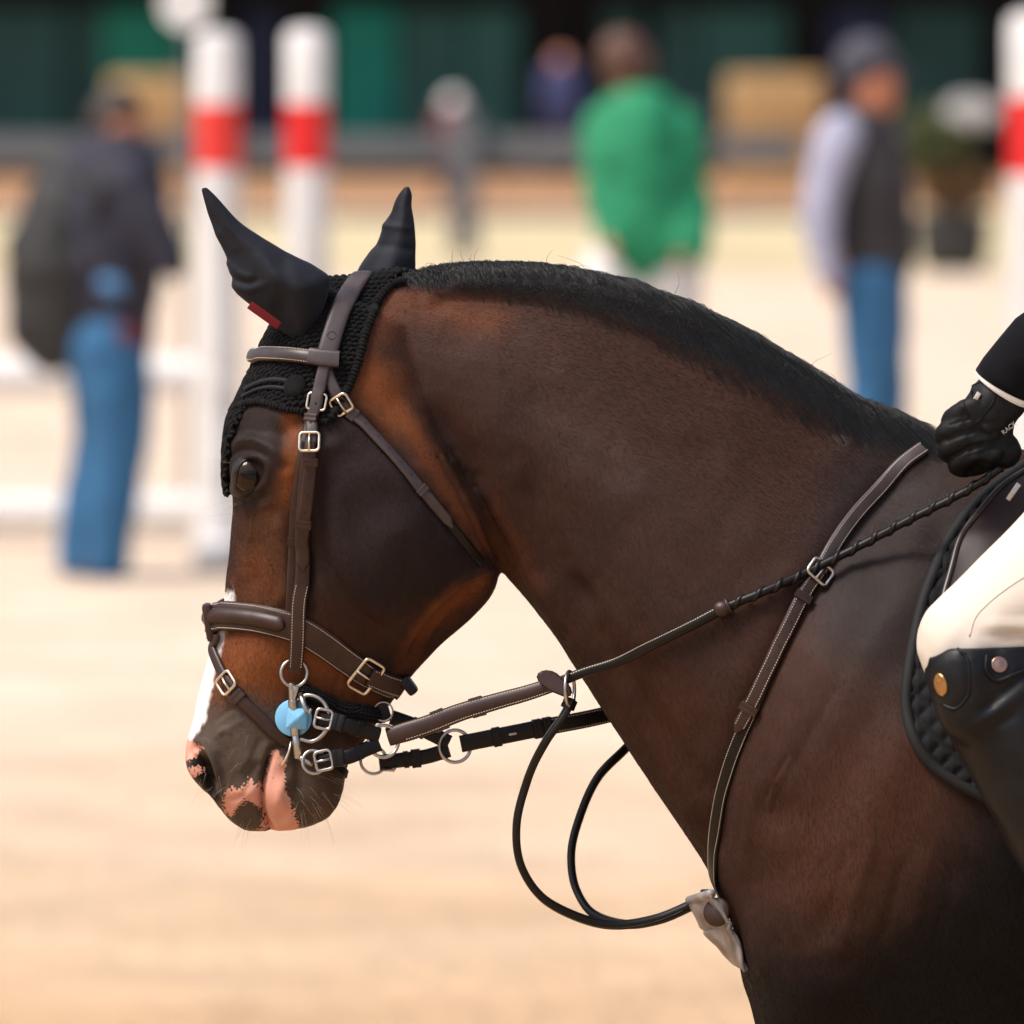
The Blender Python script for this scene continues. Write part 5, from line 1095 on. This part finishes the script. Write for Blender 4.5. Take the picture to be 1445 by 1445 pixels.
def stud(px, py, r, sx, parent, m_):
    l, n = thit(px, py); q = n.to_track_quat('Z', 'Y'); mb = MB().lathe([(r, -.002), (r * 1.02, .001), (r * .92, .0024), (r * .8, .0020), (r * .5, .0028), (0.0001, .003)], (0, 0, 0), (0, 0, 1), 28)
    o = mb.build('boot_stud', m_, parent); o.rotation_euler = q.to_euler(); o.location = l; o.scale = (sx, 1, 1); return o
stud(1328, 966, .0125, .75, bt, M_button); stud(1410, 938, .0088, 1, bt, mat('copper_stud', (.42, .24, .17), .3, 1.0))
tabp = [thit(a, b) for a, b in spline([(1392, 925), (1392, 948), (1404, 960), (1430, 952), (1444, 946)], 30)]
MB().tube([l + n * .001 for l, n in tabp if l is not None], .0022, 8).build('boot_tab_edge', M_boot, bt)
pan = [thit(a, b) for a, b in spline([(1352, 916), (1364, 928), (1368, 955), (1364, 985), (1348, 1000), (1330, 994)], 40)]
MB().tube([l + n * .0003 for l, n in pan if l is not None], .0018, 8).build('boot_panel_seam', M_boot, bt)
# gloved hands: back of the hand to the camera, fingers closed round the rein, thumb on top
for s in (1, -1):
    g = MB(); yy = -.139
    def G_(a, b, dy=0.0): return W(a, b, (yy + dy) * s)
    g.capsule([G_(1422, 548), G_(1402, 572, -.001), G_(1390, 592, -.002)], [.030, .0305, .0290], 22)
    g.capsule([G_(1398, 600, .0), G_(1396, 634, .004)], [.026, .024], 18)
    for (kx, ky, mx, my, r) in ((1366, 577, 1344, 590, .0112), (1360, 598, 1335, 611, .0116), (1362, 620, 1338, 633, .0110), (1372, 640, 1352, 653, .0100)):
        g.capsule([G_(kx + 30, ky - 2, -.014), G_(kx, ky, -.020), G_(mx, my, -.012), G_(mx + 3, my + 8, .012), G_(mx + 28, my + 6, .022), G_(mx + 46, my - 2, .020)], [r * 1.1, r * 1.05, r, r * .95, r * .9, r * .85], 14, n=40)
    g.capsule([G_(1404, 574, .016), G_(1376, 582, .026), G_(1352, 592, .024), G_(1340, 600, .016)], [.016, .0135, .0122, .0105], 14)
    g.capsule([G_(1400, 640, .006), G_(1416, 636, .004)], [.020, .020], 14)
    me = remeshed(g, .0018, 3); c = coords(me); n_ = normals(me); q = px_of(c); dsp = np.zeros(len(c))
    for ln, r, h in [([(1340, 600), (1376, 588)], 2.2, -1.6), ([(1338, 622), (1376, 609)], 2.2, -1.6), ([(1346, 643), (1384, 630)], 2.2, -1.6), ([(1358, 580), (1366, 604), (1372, 640)], 5, -1.2), ([(1374, 604), (1390, 596), (1404, 598)], 4, -1.4), ([(1380, 622), (1404, 616)], 4, 1.2), ([(1386, 640), (1408, 628), (1424, 606)], 5, -1.8), ([(1398, 650), (1420, 632)], 5, 1.4), ([(1376, 588), (1384, 600), (1396, 608)], 4, 1.2)]:
        dsp += h * .001 * np.exp(-(seg_dist(q, ln) / r) ** 2)
    wr = np.sin((q[:, 0] * .5 + q[:, 1]) / 3.0 + 5 * vnoise(c, .02, 81)) * .0004 * sstep(1352, 1362, q[:, 0]) * sstep(1400, 1375, q[:, 0])
    c = c + n_ * (dsp + wr + .0007 * vnoise(c, .008, 83) + .0006 * vnoise(c, .016, 84))[:, None]; set_coords(me, c)
    gl = link('glove', me, M_glove, rider, True, None)
    if s > 0:
        GB = BVHTree.FromPolygons([tuple(v) for v in c], [tuple(p.vertices) for p in me.polygons])
        def ghit(px, py):
            d = (W(px, py, 0) - CAM).normalized(); r = GB.ray_cast(CAM + d * 8.0, d); return r[0], r[1]
        # closure tab with gold plate
        tab = smooth_poly([(1360, 560), (1372, 545), (1392, 541), (1404, 560), (1392, 580), (1376, 596), (1364, 580)], 40); cpt = np.array([1384, 566]); ring1 = []; vs = []; fs = []
        for f_ in (1, .7, .35, .02):
            for a, b in tab:
                p = cpt + (np.array([a, b]) - cpt) * f_; l, n = ghit(*p)
                if l is None: l, n, _, _ = GB.find_nearest(W(p[0], p[1], yy - .03))
                vs.append(l + n * (.0026 if f_ < .95 else .0008))
        k = 40
        for i in range(3):
            for j in range(k): fs.append((i * k + j, (i + 1) * k + j, (i + 1) * k + (j + 1) % k, i * k + (j + 1) % k))
        MB().add(np.array([list(v) for v in vs]), fs).build('closure_tab', M_tan_strap, gl)
        MB().tube([Vector(v) for v in vs[:k]], .0010, 6, closed=True).build('tab_piping', M_glove, gl)
        l, n = ghit(1378, 564); MB().box(l + n * .0042, (.0052, .0105, .0018), box_rot((.8, -.2, -.5), (.45, 0, .9)), .0006).build('gold_plate', M_brass, gl, True, 40)
        # woven label with white lettering
        l, n = ghit(1430, 600)
        if l is None: l, n, _, _ = GB.find_nearest(W(1428, 600, yy - .03))
        fcu = bpy.data.curves.new('glove_lettering', 'FONT'); fcu.body = 'RACK'; fcu.size = .0072; fcu.extrude = .0003; fcu.align_x = 'CENTER'; fcu.align_y = 'CENTER'; fcu.materials.append(M_label)
        dgm = bpy.data.objects.new('t', fcu); COL.objects.link(dgm); bpy.context.view_layer.update()
        tm = bpy.data.meshes.new_from_object(dgm.evaluated_get(bpy.context.evaluated_depsgraph_get())); bpy.data.objects.remove(dgm)
        to_ = bpy.data.objects.new('lettering', tm); COL.objects.link(to_); to_.parent = gl
        if not tm.materials: tm.materials.append(M_label)
        to_.matrix_basis = Matrix.Translation(W(1424, 604, yy - .0285)) @ box_rot((.72, -.1, .60), (-.62, -.12, .75)).to_4x4()
# helmet
hl = MB().lathe([(.118, 0), (.121, .02), (.116, .06), (.095, .10), (.055, .125), (.001, .132)], W(1755, -345, 0) - Vector((0, 0, .0)), (-.1, 0, 1), 30)
hl.box(W(1660, -335, 0), (.075, .12, .010), box_rot((1, 0, .25), (0, 1, 0)), .004); hl.build('riding_helmet', M_jacket, rider, True, 50)
# ------------------------------------------------------------------ ground, bands of ground beyond the arena
def sheet(name, y0, y1, z, material, x=600):
    o = MB().add(np.array([(-x, y0, z), (x, y0, z), (x, y1, z), (-x, y1, z)], float), [(0, 1, 2, 3)]).build(name, material, smooth=False); return tag(o, kind='structure')
M_sand = mat('arena_sand', (.57, .450, .342), .95, spec=.08, noise=(1.6, .13, 9), bump=[(9, .7, .05), (70, .6, .012)])
M_verge = mat('yellow_verge', (.50, .41, .25), .95, spec=.1, noise=(.8, .15, 8), bump=(12, .5, .04))
M_dirt = mat('brown_dirt', (.36, .20, .11), .95, spec=.1, noise=(.6, .2, 8), bump=(8, .5, .04))
def near_tone(m):
    # the near part of the arena has darker, browner sand with a ragged margin
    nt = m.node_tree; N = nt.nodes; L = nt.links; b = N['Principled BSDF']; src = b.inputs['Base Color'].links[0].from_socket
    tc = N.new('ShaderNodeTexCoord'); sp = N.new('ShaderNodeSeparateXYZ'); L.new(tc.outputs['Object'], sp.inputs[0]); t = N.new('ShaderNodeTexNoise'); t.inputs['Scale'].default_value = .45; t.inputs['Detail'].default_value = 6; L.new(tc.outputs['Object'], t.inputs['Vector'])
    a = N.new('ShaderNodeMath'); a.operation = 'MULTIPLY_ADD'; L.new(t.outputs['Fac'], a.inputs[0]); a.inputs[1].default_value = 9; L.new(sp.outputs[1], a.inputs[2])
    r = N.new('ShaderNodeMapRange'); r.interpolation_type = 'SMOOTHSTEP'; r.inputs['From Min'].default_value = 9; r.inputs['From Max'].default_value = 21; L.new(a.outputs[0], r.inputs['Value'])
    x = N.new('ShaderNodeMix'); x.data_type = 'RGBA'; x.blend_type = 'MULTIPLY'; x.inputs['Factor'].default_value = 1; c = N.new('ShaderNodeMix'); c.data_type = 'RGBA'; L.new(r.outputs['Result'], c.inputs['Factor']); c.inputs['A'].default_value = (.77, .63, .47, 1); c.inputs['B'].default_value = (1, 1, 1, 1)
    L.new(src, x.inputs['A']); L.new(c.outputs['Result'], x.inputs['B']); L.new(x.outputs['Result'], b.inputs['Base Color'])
near_tone(M_sand)
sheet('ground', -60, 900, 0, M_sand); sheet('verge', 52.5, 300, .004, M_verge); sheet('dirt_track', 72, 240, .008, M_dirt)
def PT(px, py, Y, dy=0.0): p = W(px, py, Y); p.y += dy; return p
def sc_(Y): return S0 * (D + Y) / D
# ------------------------------------------------------------------ show-jump standards and poles
M_pw = mat('white_paint', (.62, .60, .585), .5, noise=(6, .06, 5), bump=(40, .1, .004)); M_red = mat('red_paint', (.62, .010, .010), .45, noise=(6, .08, 5))
M_redlit = mat('red_paint_lit', (.66, .030, .020), .5, noise=(6, .08, 5))  # lit copy of the red, the light put into its colour
YJ = 21.0
def standard(px0, px1, ptop, bands, label, mr):
    s = sc_(YJ); x0 = PT(px0, 0, YJ).x; x1 = PT(px1, 0, YJ).x; r = (x1 - x0) / 2; c = (x0 + x1) / 2; t = empty('jump_standard', (c, YJ, 0)); tag(t, label, 'jump standard', 'striped jump standards')
    zs = [H - p * s for p in bands]; top = H - ptop * s
    MB().lathe([(r, .06), (r, zs[1])], (c, YJ, 0), (0, 0, 1), 28).build('lower_post', M_pw, t, True, 40)
    MB().lathe([(r * 1.004, zs[1]), (r * 1.004, zs[0])], (c, YJ, 0), (0, 0, 1), 28).build('red_band', mr, t, True, 40)
    MB().lathe([(r, zs[0]), (r, top - r * .45), (r * .88, top - r * .15), (r * .5, top), (.001, top + .005)], (c, YJ, 0), (0, 0, 1), 28).build('upper_post', M_pw, t, True, 40)
    b = MB(); b.box((c, YJ, .045), (.16, 1.0, .07), None, .01); b.build('foot', M_pw, t, True, 40)
    for z in (.62, .35): MB().box((c, YJ - r - .012, z), (.06, .03, .05), None, .006).build('pole_cup', M_pw, t, True, 40)
    return t
standard(276, 340, 44, (147, 237), 'striped red and white jump standard behind the near horse ear, left of the two', M_redlit)
standard(402, 464, 40, (146, 236), 'striped red and white jump standard between the two horse ears', M_red)
standard(1422, 1496, 18, (137, 247), 'striped red and white jump standard above the rider glove', M_red)
def jpole(px0, px1, py, r, Y, label):
    a = PT(px0, py, Y); b = PT(px1, py, Y); t = empty('jump_pole', a); tag(t, label, 'jump pole', 'white jump poles')
    n = 6; P = [a.lerp(b, k / n) for k in range(n + 1)]
    for k in range(n): MB().tube([P[k], P[k + 1]], r, 20).build('painted_length', M_pw, t, True, 40)
jpole(-220, 312, 722, .068, YJ + .9, 'lower white jump pole lying at the jump base behind the jeans')
jpole(-220, 312, 530, .072, YJ + .9, 'upper white jump pole level with the jeans waistband')
# ------------------------------------------------------------------ spectators
def blob(name, chains, voxel, m, parent=None, smooth=4, wr=0.0):
    mb = MB()
    for pts, r in chains: mb.capsule(pts, r, 16, n=20)
    me = remeshed(mb, voxel, smooth)
    if wr:
        c = coords(me); c = c + normals(me) * (wr * vnoise(c, .09, 91) + wr * .5 * vnoise(c, .04, 92))[:, None]; set_coords(me, c)
    return link(name, me, m, parent, True, None)
M_jeans = mat('blue_denim', srgb(52, 116, 166, .55), .85, noise=(14, .18, 5), bump=(40, .3, .01)); M_navy = mat('navy_jacket', srgb(46, 44, 64, .5), .8, noise=(9, .2, 5), bump=(10, .5, .02))
M_bag = mat('black_bag', srgb(42, 40, 40, .5), .7, noise=(9, .25, 5)); M_hair = mat('brown_hair', srgb(64, 46, 36, .5), .6, noise=(60, .3, 5)); M_face = mat('tanned_face', srgb(214, 136, 100, .62), .6)
M_green = mat('green_shirt', srgb(18, 150, 100, .62), .75, noise=(7, .12, 5), bump=(9, .5, .02)); M_vest = mat('dark_vest', srgb(52, 46, 50, .5), .75, noise=(9, .2, 5), bump=(14, .6, .02)); M_lav = mat('pale_lavender_shirt', srgb(196, 196, 222, .55), .8, bump=(12, .5, .02)); M_shoe = mat('brown_shoe', (.05, .04, .035), .6)
M_capg = mat('grey_cap', srgb(80, 78, 90, .55), .8); M_ltblue = mat('light_blue_cloth', srgb(96, 158, 214, .55), .8); M_maroon = mat('dark_red_cloth', srgb(120, 36, 44, .5), .8)
def Q(Y):
    s = sc_(Y); return (lambda a, b, dy=0.0: PT(a, b, Y, dy)), s
# left man with backpack
L_, s = Q(20.0)
p1 = blob('person', [([L_(166, 196), L_(168, 178)], [.085, .095]), ([L_(160, 215), L_(150, 250)], [.06, .07]), ([L_(150, 290), L_(150, 460)], [.15, .14]), ([L_(190, 270, -.16), L_(226, 330, -.18), L_(228, 365, -.2)], [.055, .045, .035]), ([L_(110, 270, .16), L_(120, 370, .2), L_(180, 380, .15)], [.055, .045, .035]),
    ([L_(146, 480, -.08), L_(166, 600, -.09), L_(140, 780, -.08)], [.10, .075, .05]), ([L_(138, 480, .09), L_(150, 620, .1), L_(118, 780, .1)], [.10, .075, .05])], .022, M_face)
tag(p1, 'person in navy jacket and blue jeans with a backpack, standing at the far left', 'person', 'people standing in the arena')
blob('jacket', [([L_(160, 250), L_(152, 330), L_(150, 470)], [.19, .215, .17]), ([L_(185, 262, -.17), L_(218, 316, -.19), L_(246, 368, -.2)], [.09, .082, .068]), ([L_(110, 270, .17), L_(118, 372, .2)], [.085, .07]), ([L_(150, 232), L_(160, 226)], [.085, .08])], .022, M_navy, p1, 4, .012)
blob('jeans', [([L_(150, 478, -.02), L_(146, 500)], [.145, .14]), ([L_(152, 490, -.08), L_(168, 600, -.09), L_(158, 720, -.08), L_(154, 795, -.08)], [.145, .115, .09, .08]), ([L_(142, 490, .08), L_(146, 620, .1), L_(112, 740, .1), L_(108, 795, .1)], [.14, .11, .085, .078])], .022, M_jeans, p1, 4, .01)
blob('hair', [([L_(160, 165), L_(166, 158)], [.095, .092]), ([L_(142, 180), L_(140, 195)], [.055, .045])], .02, M_hair, p1)
for dy in (-.08, .1): blob('shoe', [([L_(128, 803, dy), L_(165, 808, dy)], [.042, .035])], .015, M_shoe, p1)
blob('shirt_tail', [([L_(150, 398, -.19), L_(166, 402, -.19)], [.034, .034])], .018, M_ltblue, p1, 3, .008)
blob('waist_cloth', [([L_(150, 474, -.15), L_(186, 472, -.16)], [.05, .05])], .018, M_maroon, p1, 3, .008)
bpk = empty('backpack', L_(70, 480)); tag(bpk, 'bulky black backpack on the back of the person at far left', 'backpack')
blob('bag_body', [([L_(88, 290, -.02), L_(80, 380, -.02), L_(82, 462, -.02)], [.14, .185, .165])], .02, M_bag, bpk, 6, .012)
blob('bag_pocket', [([L_(52, 400, -.06), L_(50, 462, -.06)], [.10, .105])], .02, M_bag, bpk, 6, .01)
blob('side_flap', [([L_(100, 470, -.1), L_(120, 500, -.1)], [.06, .05])], .02, M_bag, bpk, 4, .01)
blob('shoulder_strap', [([L_(108, 245, -.12), L_(140, 262, -.2), L_(134, 300, -.21)], [.028, .026, .024])], .015, M_bag, bpk, 3)
# person in green, from behind
G2, s = Q(22.0)
p2 = blob('person', [([G2(884, 104), G2(884, 92)], [.084, .088]), ([G2(884, 120), G2(886, 150)], [.055, .06]), ([G2(888, 210), G2(890, 360)], [.09, .10]), ([G2(846, 185, 0), G2(838, 270, -.05), G2(860, 350, -.2)], [.05, .042, .032]), ([G2(965, 190, 0), G2(980, 290, 0), G2(960, 365, -.15)], [.05, .042, .032]), ([G2(862, 380), G2(862, 560), G2(862, 740)], [.10, .07, .05]), ([G2(935, 380), G2(938, 560), G2(940, 740)], [.10, .07, .05])], .022, M_face)
tag(p2, 'person with brown hair in a loose green shirt seen from behind, above the mane', 'person', 'people standing in the arena')
blob('green_shirt', [([G2(900, 172), G2(905, 250), G2(915, 345)], [.15, .17, .165]), ([G2(850, 172), G2(960, 176)], [.072, .07]), ([G2(846, 186), G2(852, 260, -.06), G2(864, 340, -.16)], [.075, .072, .06]), ([G2(964, 190), G2(978, 285), G2(972, 350, -.1)], [.075, .075, .065]), ([G2(870, 350), G2(975, 358)], [.06, .06])], .022, M_green, p2, 4, .018)
blob('breeches', [([G2(866, 385), G2(866, 560), G2(864, 740)], [.125, .085, .06]), ([G2(946, 385), G2(944, 560), G2(942, 740)], [.125, .085, .06])], .022, M_pw, p2, 4, .008)
blob('hair', [([G2(880, 78), G2(886, 90)], [.100, .104]), ([G2(880, 112), G2(878, 128)], [.075, .055])], .02, mat('chestnut_hair', srgb(112, 70, 50, .45), .6, noise=(40, .3, 4)), p2)
# person in vest and cap
V2, s = Q(21.0)
p3 = blob('person', [([V2(1236, 140), V2(1232, 110)], [.082, .092]), ([V2(1222, 165), V2(1215, 190)], [.055, .06]), ([V2(1220, 230), V2(1222, 380)], [.14, .13]), ([V2(1178, 205, -.14), V2(1156, 300, -.17), V2(1172, 410, -.2)], [.05, .042, .034]), ([V2(1250, 210, .15), V2(1262, 310, .2), V2(1262, 380, .1)], [.05, .042, .034]), ([V2(1226, 400, -.05), V2(1226, 560, -.05), V2(1220, 770, -.05)], [.10, .07, .05]), ([V2(1240, 400, .08), V2(1246, 560, .08), V2(1246, 770, .08)], [.10, .07, .05])], .022, M_face)
tag(p3, 'person in dark vest, pale lavender sleeves, jeans and grey cap standing behind the horse neck', 'person', 'people standing in the arena')
blob('vest', [([V2(1218, 195), V2(1226, 280), V2(1230, 372)], [.135, .165, .15])], .022, M_vest, p3, 4, .012)
blob('shirt_sleeve', [([V2(1182, 192, -.13), V2(1160, 260, -.17), V2(1154, 310, -.18), V2(1168, 385, -.2)], [.085, .075, .068, .05])], .02, M_lav, p3, 4, .01)
blob('shirt_sleeve', [([V2(1252, 205, .15), V2(1264, 310, .2), V2(1262, 360, .1)], [.075, .065, .05])], .02, M_lav, p3, 4, .01)
blob('jeans', [([V2(1228, 400, -.06), V2(1226, 560, -.06), V2(1222, 790, -.06)], [.12, .088, .07]), ([V2(1240, 400, .07), V2(1246, 560, .08), V2(1246, 790, .08)], [.115, .085, .07])], .022, M_jeans, p3, 4, .01)
blob('grey_cap', [([V2(1218, 90), V2(1226, 86)], [.106, .103]), ([V2(1258, 102), V2(1270, 106)], [.05, .035])], .018, M_capg, p3)
# ------------------------------------------------------------------ fence beyond the arena
YF_ = 56.5; s = sc_(YF_); M_grey = mat('weathered_grey_wood', (.10, .10, .112), .8, noise=(3, .2, 6, (8, 1, 1)), bump=(30, .3, .01))
fence = empty('rail_fence', (0, YF_, 0)); tag(fence, 'grey wooden rail fence running behind the arena', 'fence')
for a, b in ((-700, -160), (-160, 300), (300, 655), (655, 965), (965, 1135)):
    x0, x1 = PT(a, 0, YF_).x, PT(b, 0, YF_).x
    MB().box(((x0 + x1) / 2, YF_, H - 212 * s), (x1 - x0 - .01, .06, 42 * s), None, .01).build('top_rail', M_grey, fence, True, 40)
    MB().box(((x0 + x1) / 2, YF_, H - 303 * s), (x1 - x0 - .01, .05, 13 * s), None, .008).build('lower_rail', M_grey, fence, True, 40)
for p in (-700, -160, 300, 655, 965): MB().box((PT(p, 0, YF_).x, YF_ - .12, .58), (.22, .14, 1.16 if p != 655 else 1.1), None, .015).build('post', M_grey, fence, True, 40)
# ------------------------------------------------------------------ barn with green panels
YW = 88.0; s = sc_(YW); barn = empty('barn', (0, YW, 0)); tag(barn, 'long dark green stable barn with panelled front across the far background', 'barn')
GR = [mat('green_panel_%d' % i, c, .7, noise=(1.2, .25, 6)) for i, c in enumerate([(.024, .100, .094), (.016, .075, .068), (.027, .130, .118), (.006, .24, .16), (.003, .30, .23), (.016, .030, .085)])]
M_dark = mat('dark_interior', (.006, .006, .007), .9); M_navyp = mat('navy_panel', (.010, .014, .045), .8)
MB().box((PT(722, 0, YW).x, YW + .6, 2.6), (40, .8, 5.2)).build('back_wall', M_dark, barn, False)  # near-black colour stands in for shade under the roof and in the openings
pan_ = [(-900, -700, 0), (-700, -500, 1), (-500, -300, 0), (-300, -110, 1), (-110, 0, 0), (0, 92, 0), (100, 146, 1), (146, 262, 3), (345, 395, 5), (470, 560, 4), (566, 650, 2), (655, 735, 2), (850, 905, 1), (930, 985, 0), (990, 1112, 2), (1165, 1250, 5), (1262, 1385, 1), (1460, 1600, 0), (1600, 1760, 1), (1760, 1960, 0), (1960, 2200, 1)]
for a, b, g in pan_:
    x0, x1 = PT(a, 0, YW).x, PT(b, 0, YW).x; z1 = H - 12 * s; z0 = .25
    MB().box(((x0 + x1) / 2, YW, (z0 + z1) / 2), (x1 - x0, .12, z1 - z0), None, .02).build('panel', GR[g], barn, True, 40)
MB().box((PT(722, 0, YW).x, YW - 1.2, 3.5), (44, 4.5, .25)).build('roof', M_dark, barn, False)
for p in (-400, 300, 765, 1135, 1420, 1900): MB().box((PT(p, 0, YW).x, YW - .3, 1.75), (.18, .18, 3.3), None, .02).build('post', M_dark, barn, True, 40)
# things in front of the barn
M_tan = mat('tan_straw', (.40, .25, .11), .9, noise=(5, .25, 6), bump=(30, .6, .03))
def bale(px0, px1, py0, py1, Y, label):
    s = sc_(Y); a = PT(px0, py1, Y); b = PT(px1, py0, Y); t = empty('straw_stack', ((a.x + b.x) / 2, Y, 0)); tag(t, label, 'straw stack', 'straw stacks by the barn'); n = max(2, int((b.z) / .45)); h = b.z / n
    for k in range(n): MB().box(((a.x + b.x) / 2 + .03 * (k % 2), Y, h * (k + .5)), (b.x - a.x - .04 * (k % 2), .8, h - .015), None, .05).build('bale', M_tan, t, True, 50)
bale(150, 276, 106, 240, 80.0, 'tan straw stack at the barn behind the left striped standard')
bale(1018, 1160, 104, 240, 80.0, 'tan straw stack at the barn between the green shirt and the grey cap')
W3, s3 = Q(78.0)
def seated(px, py, label, mtop):
    q = blob('person', [([W3(px, py), W3(px, py - 6)], [.10, .11]), ([W3(px, py + 22), W3(px, py + 80)], [.19, .2]), ([W3(px - 18, py + 30, -.1), W3(px - 24, py + 66, -.2)], [.07, .06]), ([W3(px + 18, py + 30, -.1), W3(px + 24, py + 66, -.2)], [.07, .06]), ([W3(px - 8, py + 90), W3(px - 8, py + 150)], [.1, .08]), ([W3(px + 8, py + 90), W3(px + 8, py + 150)], [.1, .08])], .05, M_face)
    tag(q, label, 'person', 'onlookers by the barn')
    blob('top', [([W3(px, py + 24), W3(px, py + 76)], [.23, .24]), ([W3(px - 18, py + 28, -.1), W3(px - 24, py + 60, -.2)], [.09, .08]), ([W3(px + 18, py + 28, -.1), W3(px + 24, py + 60, -.2)], [.09, .08])], .05, mtop, q)
    blob('trousers', [([W3(px - 8, py + 88), W3(px - 8, py + 150)], [.13, .11]), ([W3(px + 8, py + 88), W3(px + 8, py + 150)], [.13, .11])], .05, M_bag, q); return q
M_nav2 = mat('navy_top', (.018, .024, .085), .8)
seated(792, 92, 'onlooker in navy by the barn beside the brown-haired head', M_nav2)
cap_owner = seated(640, 152, 'onlooker with a white cap above the fence post', M_maroon)
wc = blob("white_cap", [([W3(640, 148), W3(640, 145)], [.13, .12])], .04, M_pw, cap_owner)
# white round marker on a thin pole
mk = empty('marker_sign', PT(262, 0, 24.0)); mk.location.z = 0; tag(mk, 'white round marker on a pole at the top left corner above the striped standard', 'marker')
MB().lathe([(.0985, -.02), (.102, -.012), (.102, .012), (.0985, .02)], PT(262, 6, 24.0), (0, -1, 0), 36).build('disc', M_pw, mk, True, 40)
MB().tube([Vector((PT(262, 0, 24).x, 24.05, 0)), Vector((PT(262, 0, 24).x, 24.05, H - .05))], .012, 10).build('pole', M_grey, mk)
# potted flowering shrub
Yp = 53.0; sp = sc_(Yp); pot = empty('potted_shrub', (PT(1345, 0, Yp).x, Yp, 0)); tag(pot, 'potted shrub with white flowers in a dark round tub beside the rightmost standard', 'potted plant')
M_pot = mat('dark_tub', srgb(58, 60, 66, .5), .6); M_leafA = mat('shrub_leaf', (.075, .085, .025), .7); M_leafB = mat('shrub_leaf_brown', (.13, .065, .022), .8); M_soil = mat('soil', (.03, .02, .015), .95)
px_, pz = PT(1345, 0, Yp).x, H - 300 * sp; zb = H - 384 * sp
zb = .01
MB().lathe([(.20, zb), (.26, zb + .10), (.29, pz - .03), (.30, pz), (.27, pz), (.26, pz - .04)], (px_, Yp, 0), (0, 0, 1), 28).build('tub', M_pot, pot, True, 40)
def leaves(name, c, rx, rz, n, size, m):
    vs = []; fs = []
    for k in range(n):
        v = RNG.normal(0, 1, 3); v /= np.linalg.norm(v); v *= RNG.random() ** .4; p = np.array(c) + v * np.array([rx, rx, rz]); a = RNG.normal(0, 1, 3); a /= np.linalg.norm(a); b = np.cross(a, RNG.normal(0, 1, 3)); b /= np.linalg.norm(b); l = size * (.6 + .8 * RNG.random()); i = len(vs)
        vs += [p - a * l, p + b * l * .4, p + a * l, p - b * l * .4]; fs.append((i, i + 1, i + 2, i + 3))
    return MB().add(np.array(vs), fs).build(name, m, pot, False)
leaves('foliage', (px_ - .12, Yp, H - 200 * sp), .30, .26, 1200, .05, M_leafA); leaves('dry_foliage', (px_ + .02, Yp - .02, H - 262 * sp), .30, .20, 1200, .05, M_leafB)
leaves('blossom', PT(1372, 158, Yp - .1), .20, .11, 700, .04, M_pw)
for k in range(5): MB().tube([(px_ + .02 * k - .04, Yp, pz - .02), (px_ + .05 * k - .1, Yp + .02, pz + .25)], [.008, .004], 6).build('stem', M_leafB, pot)
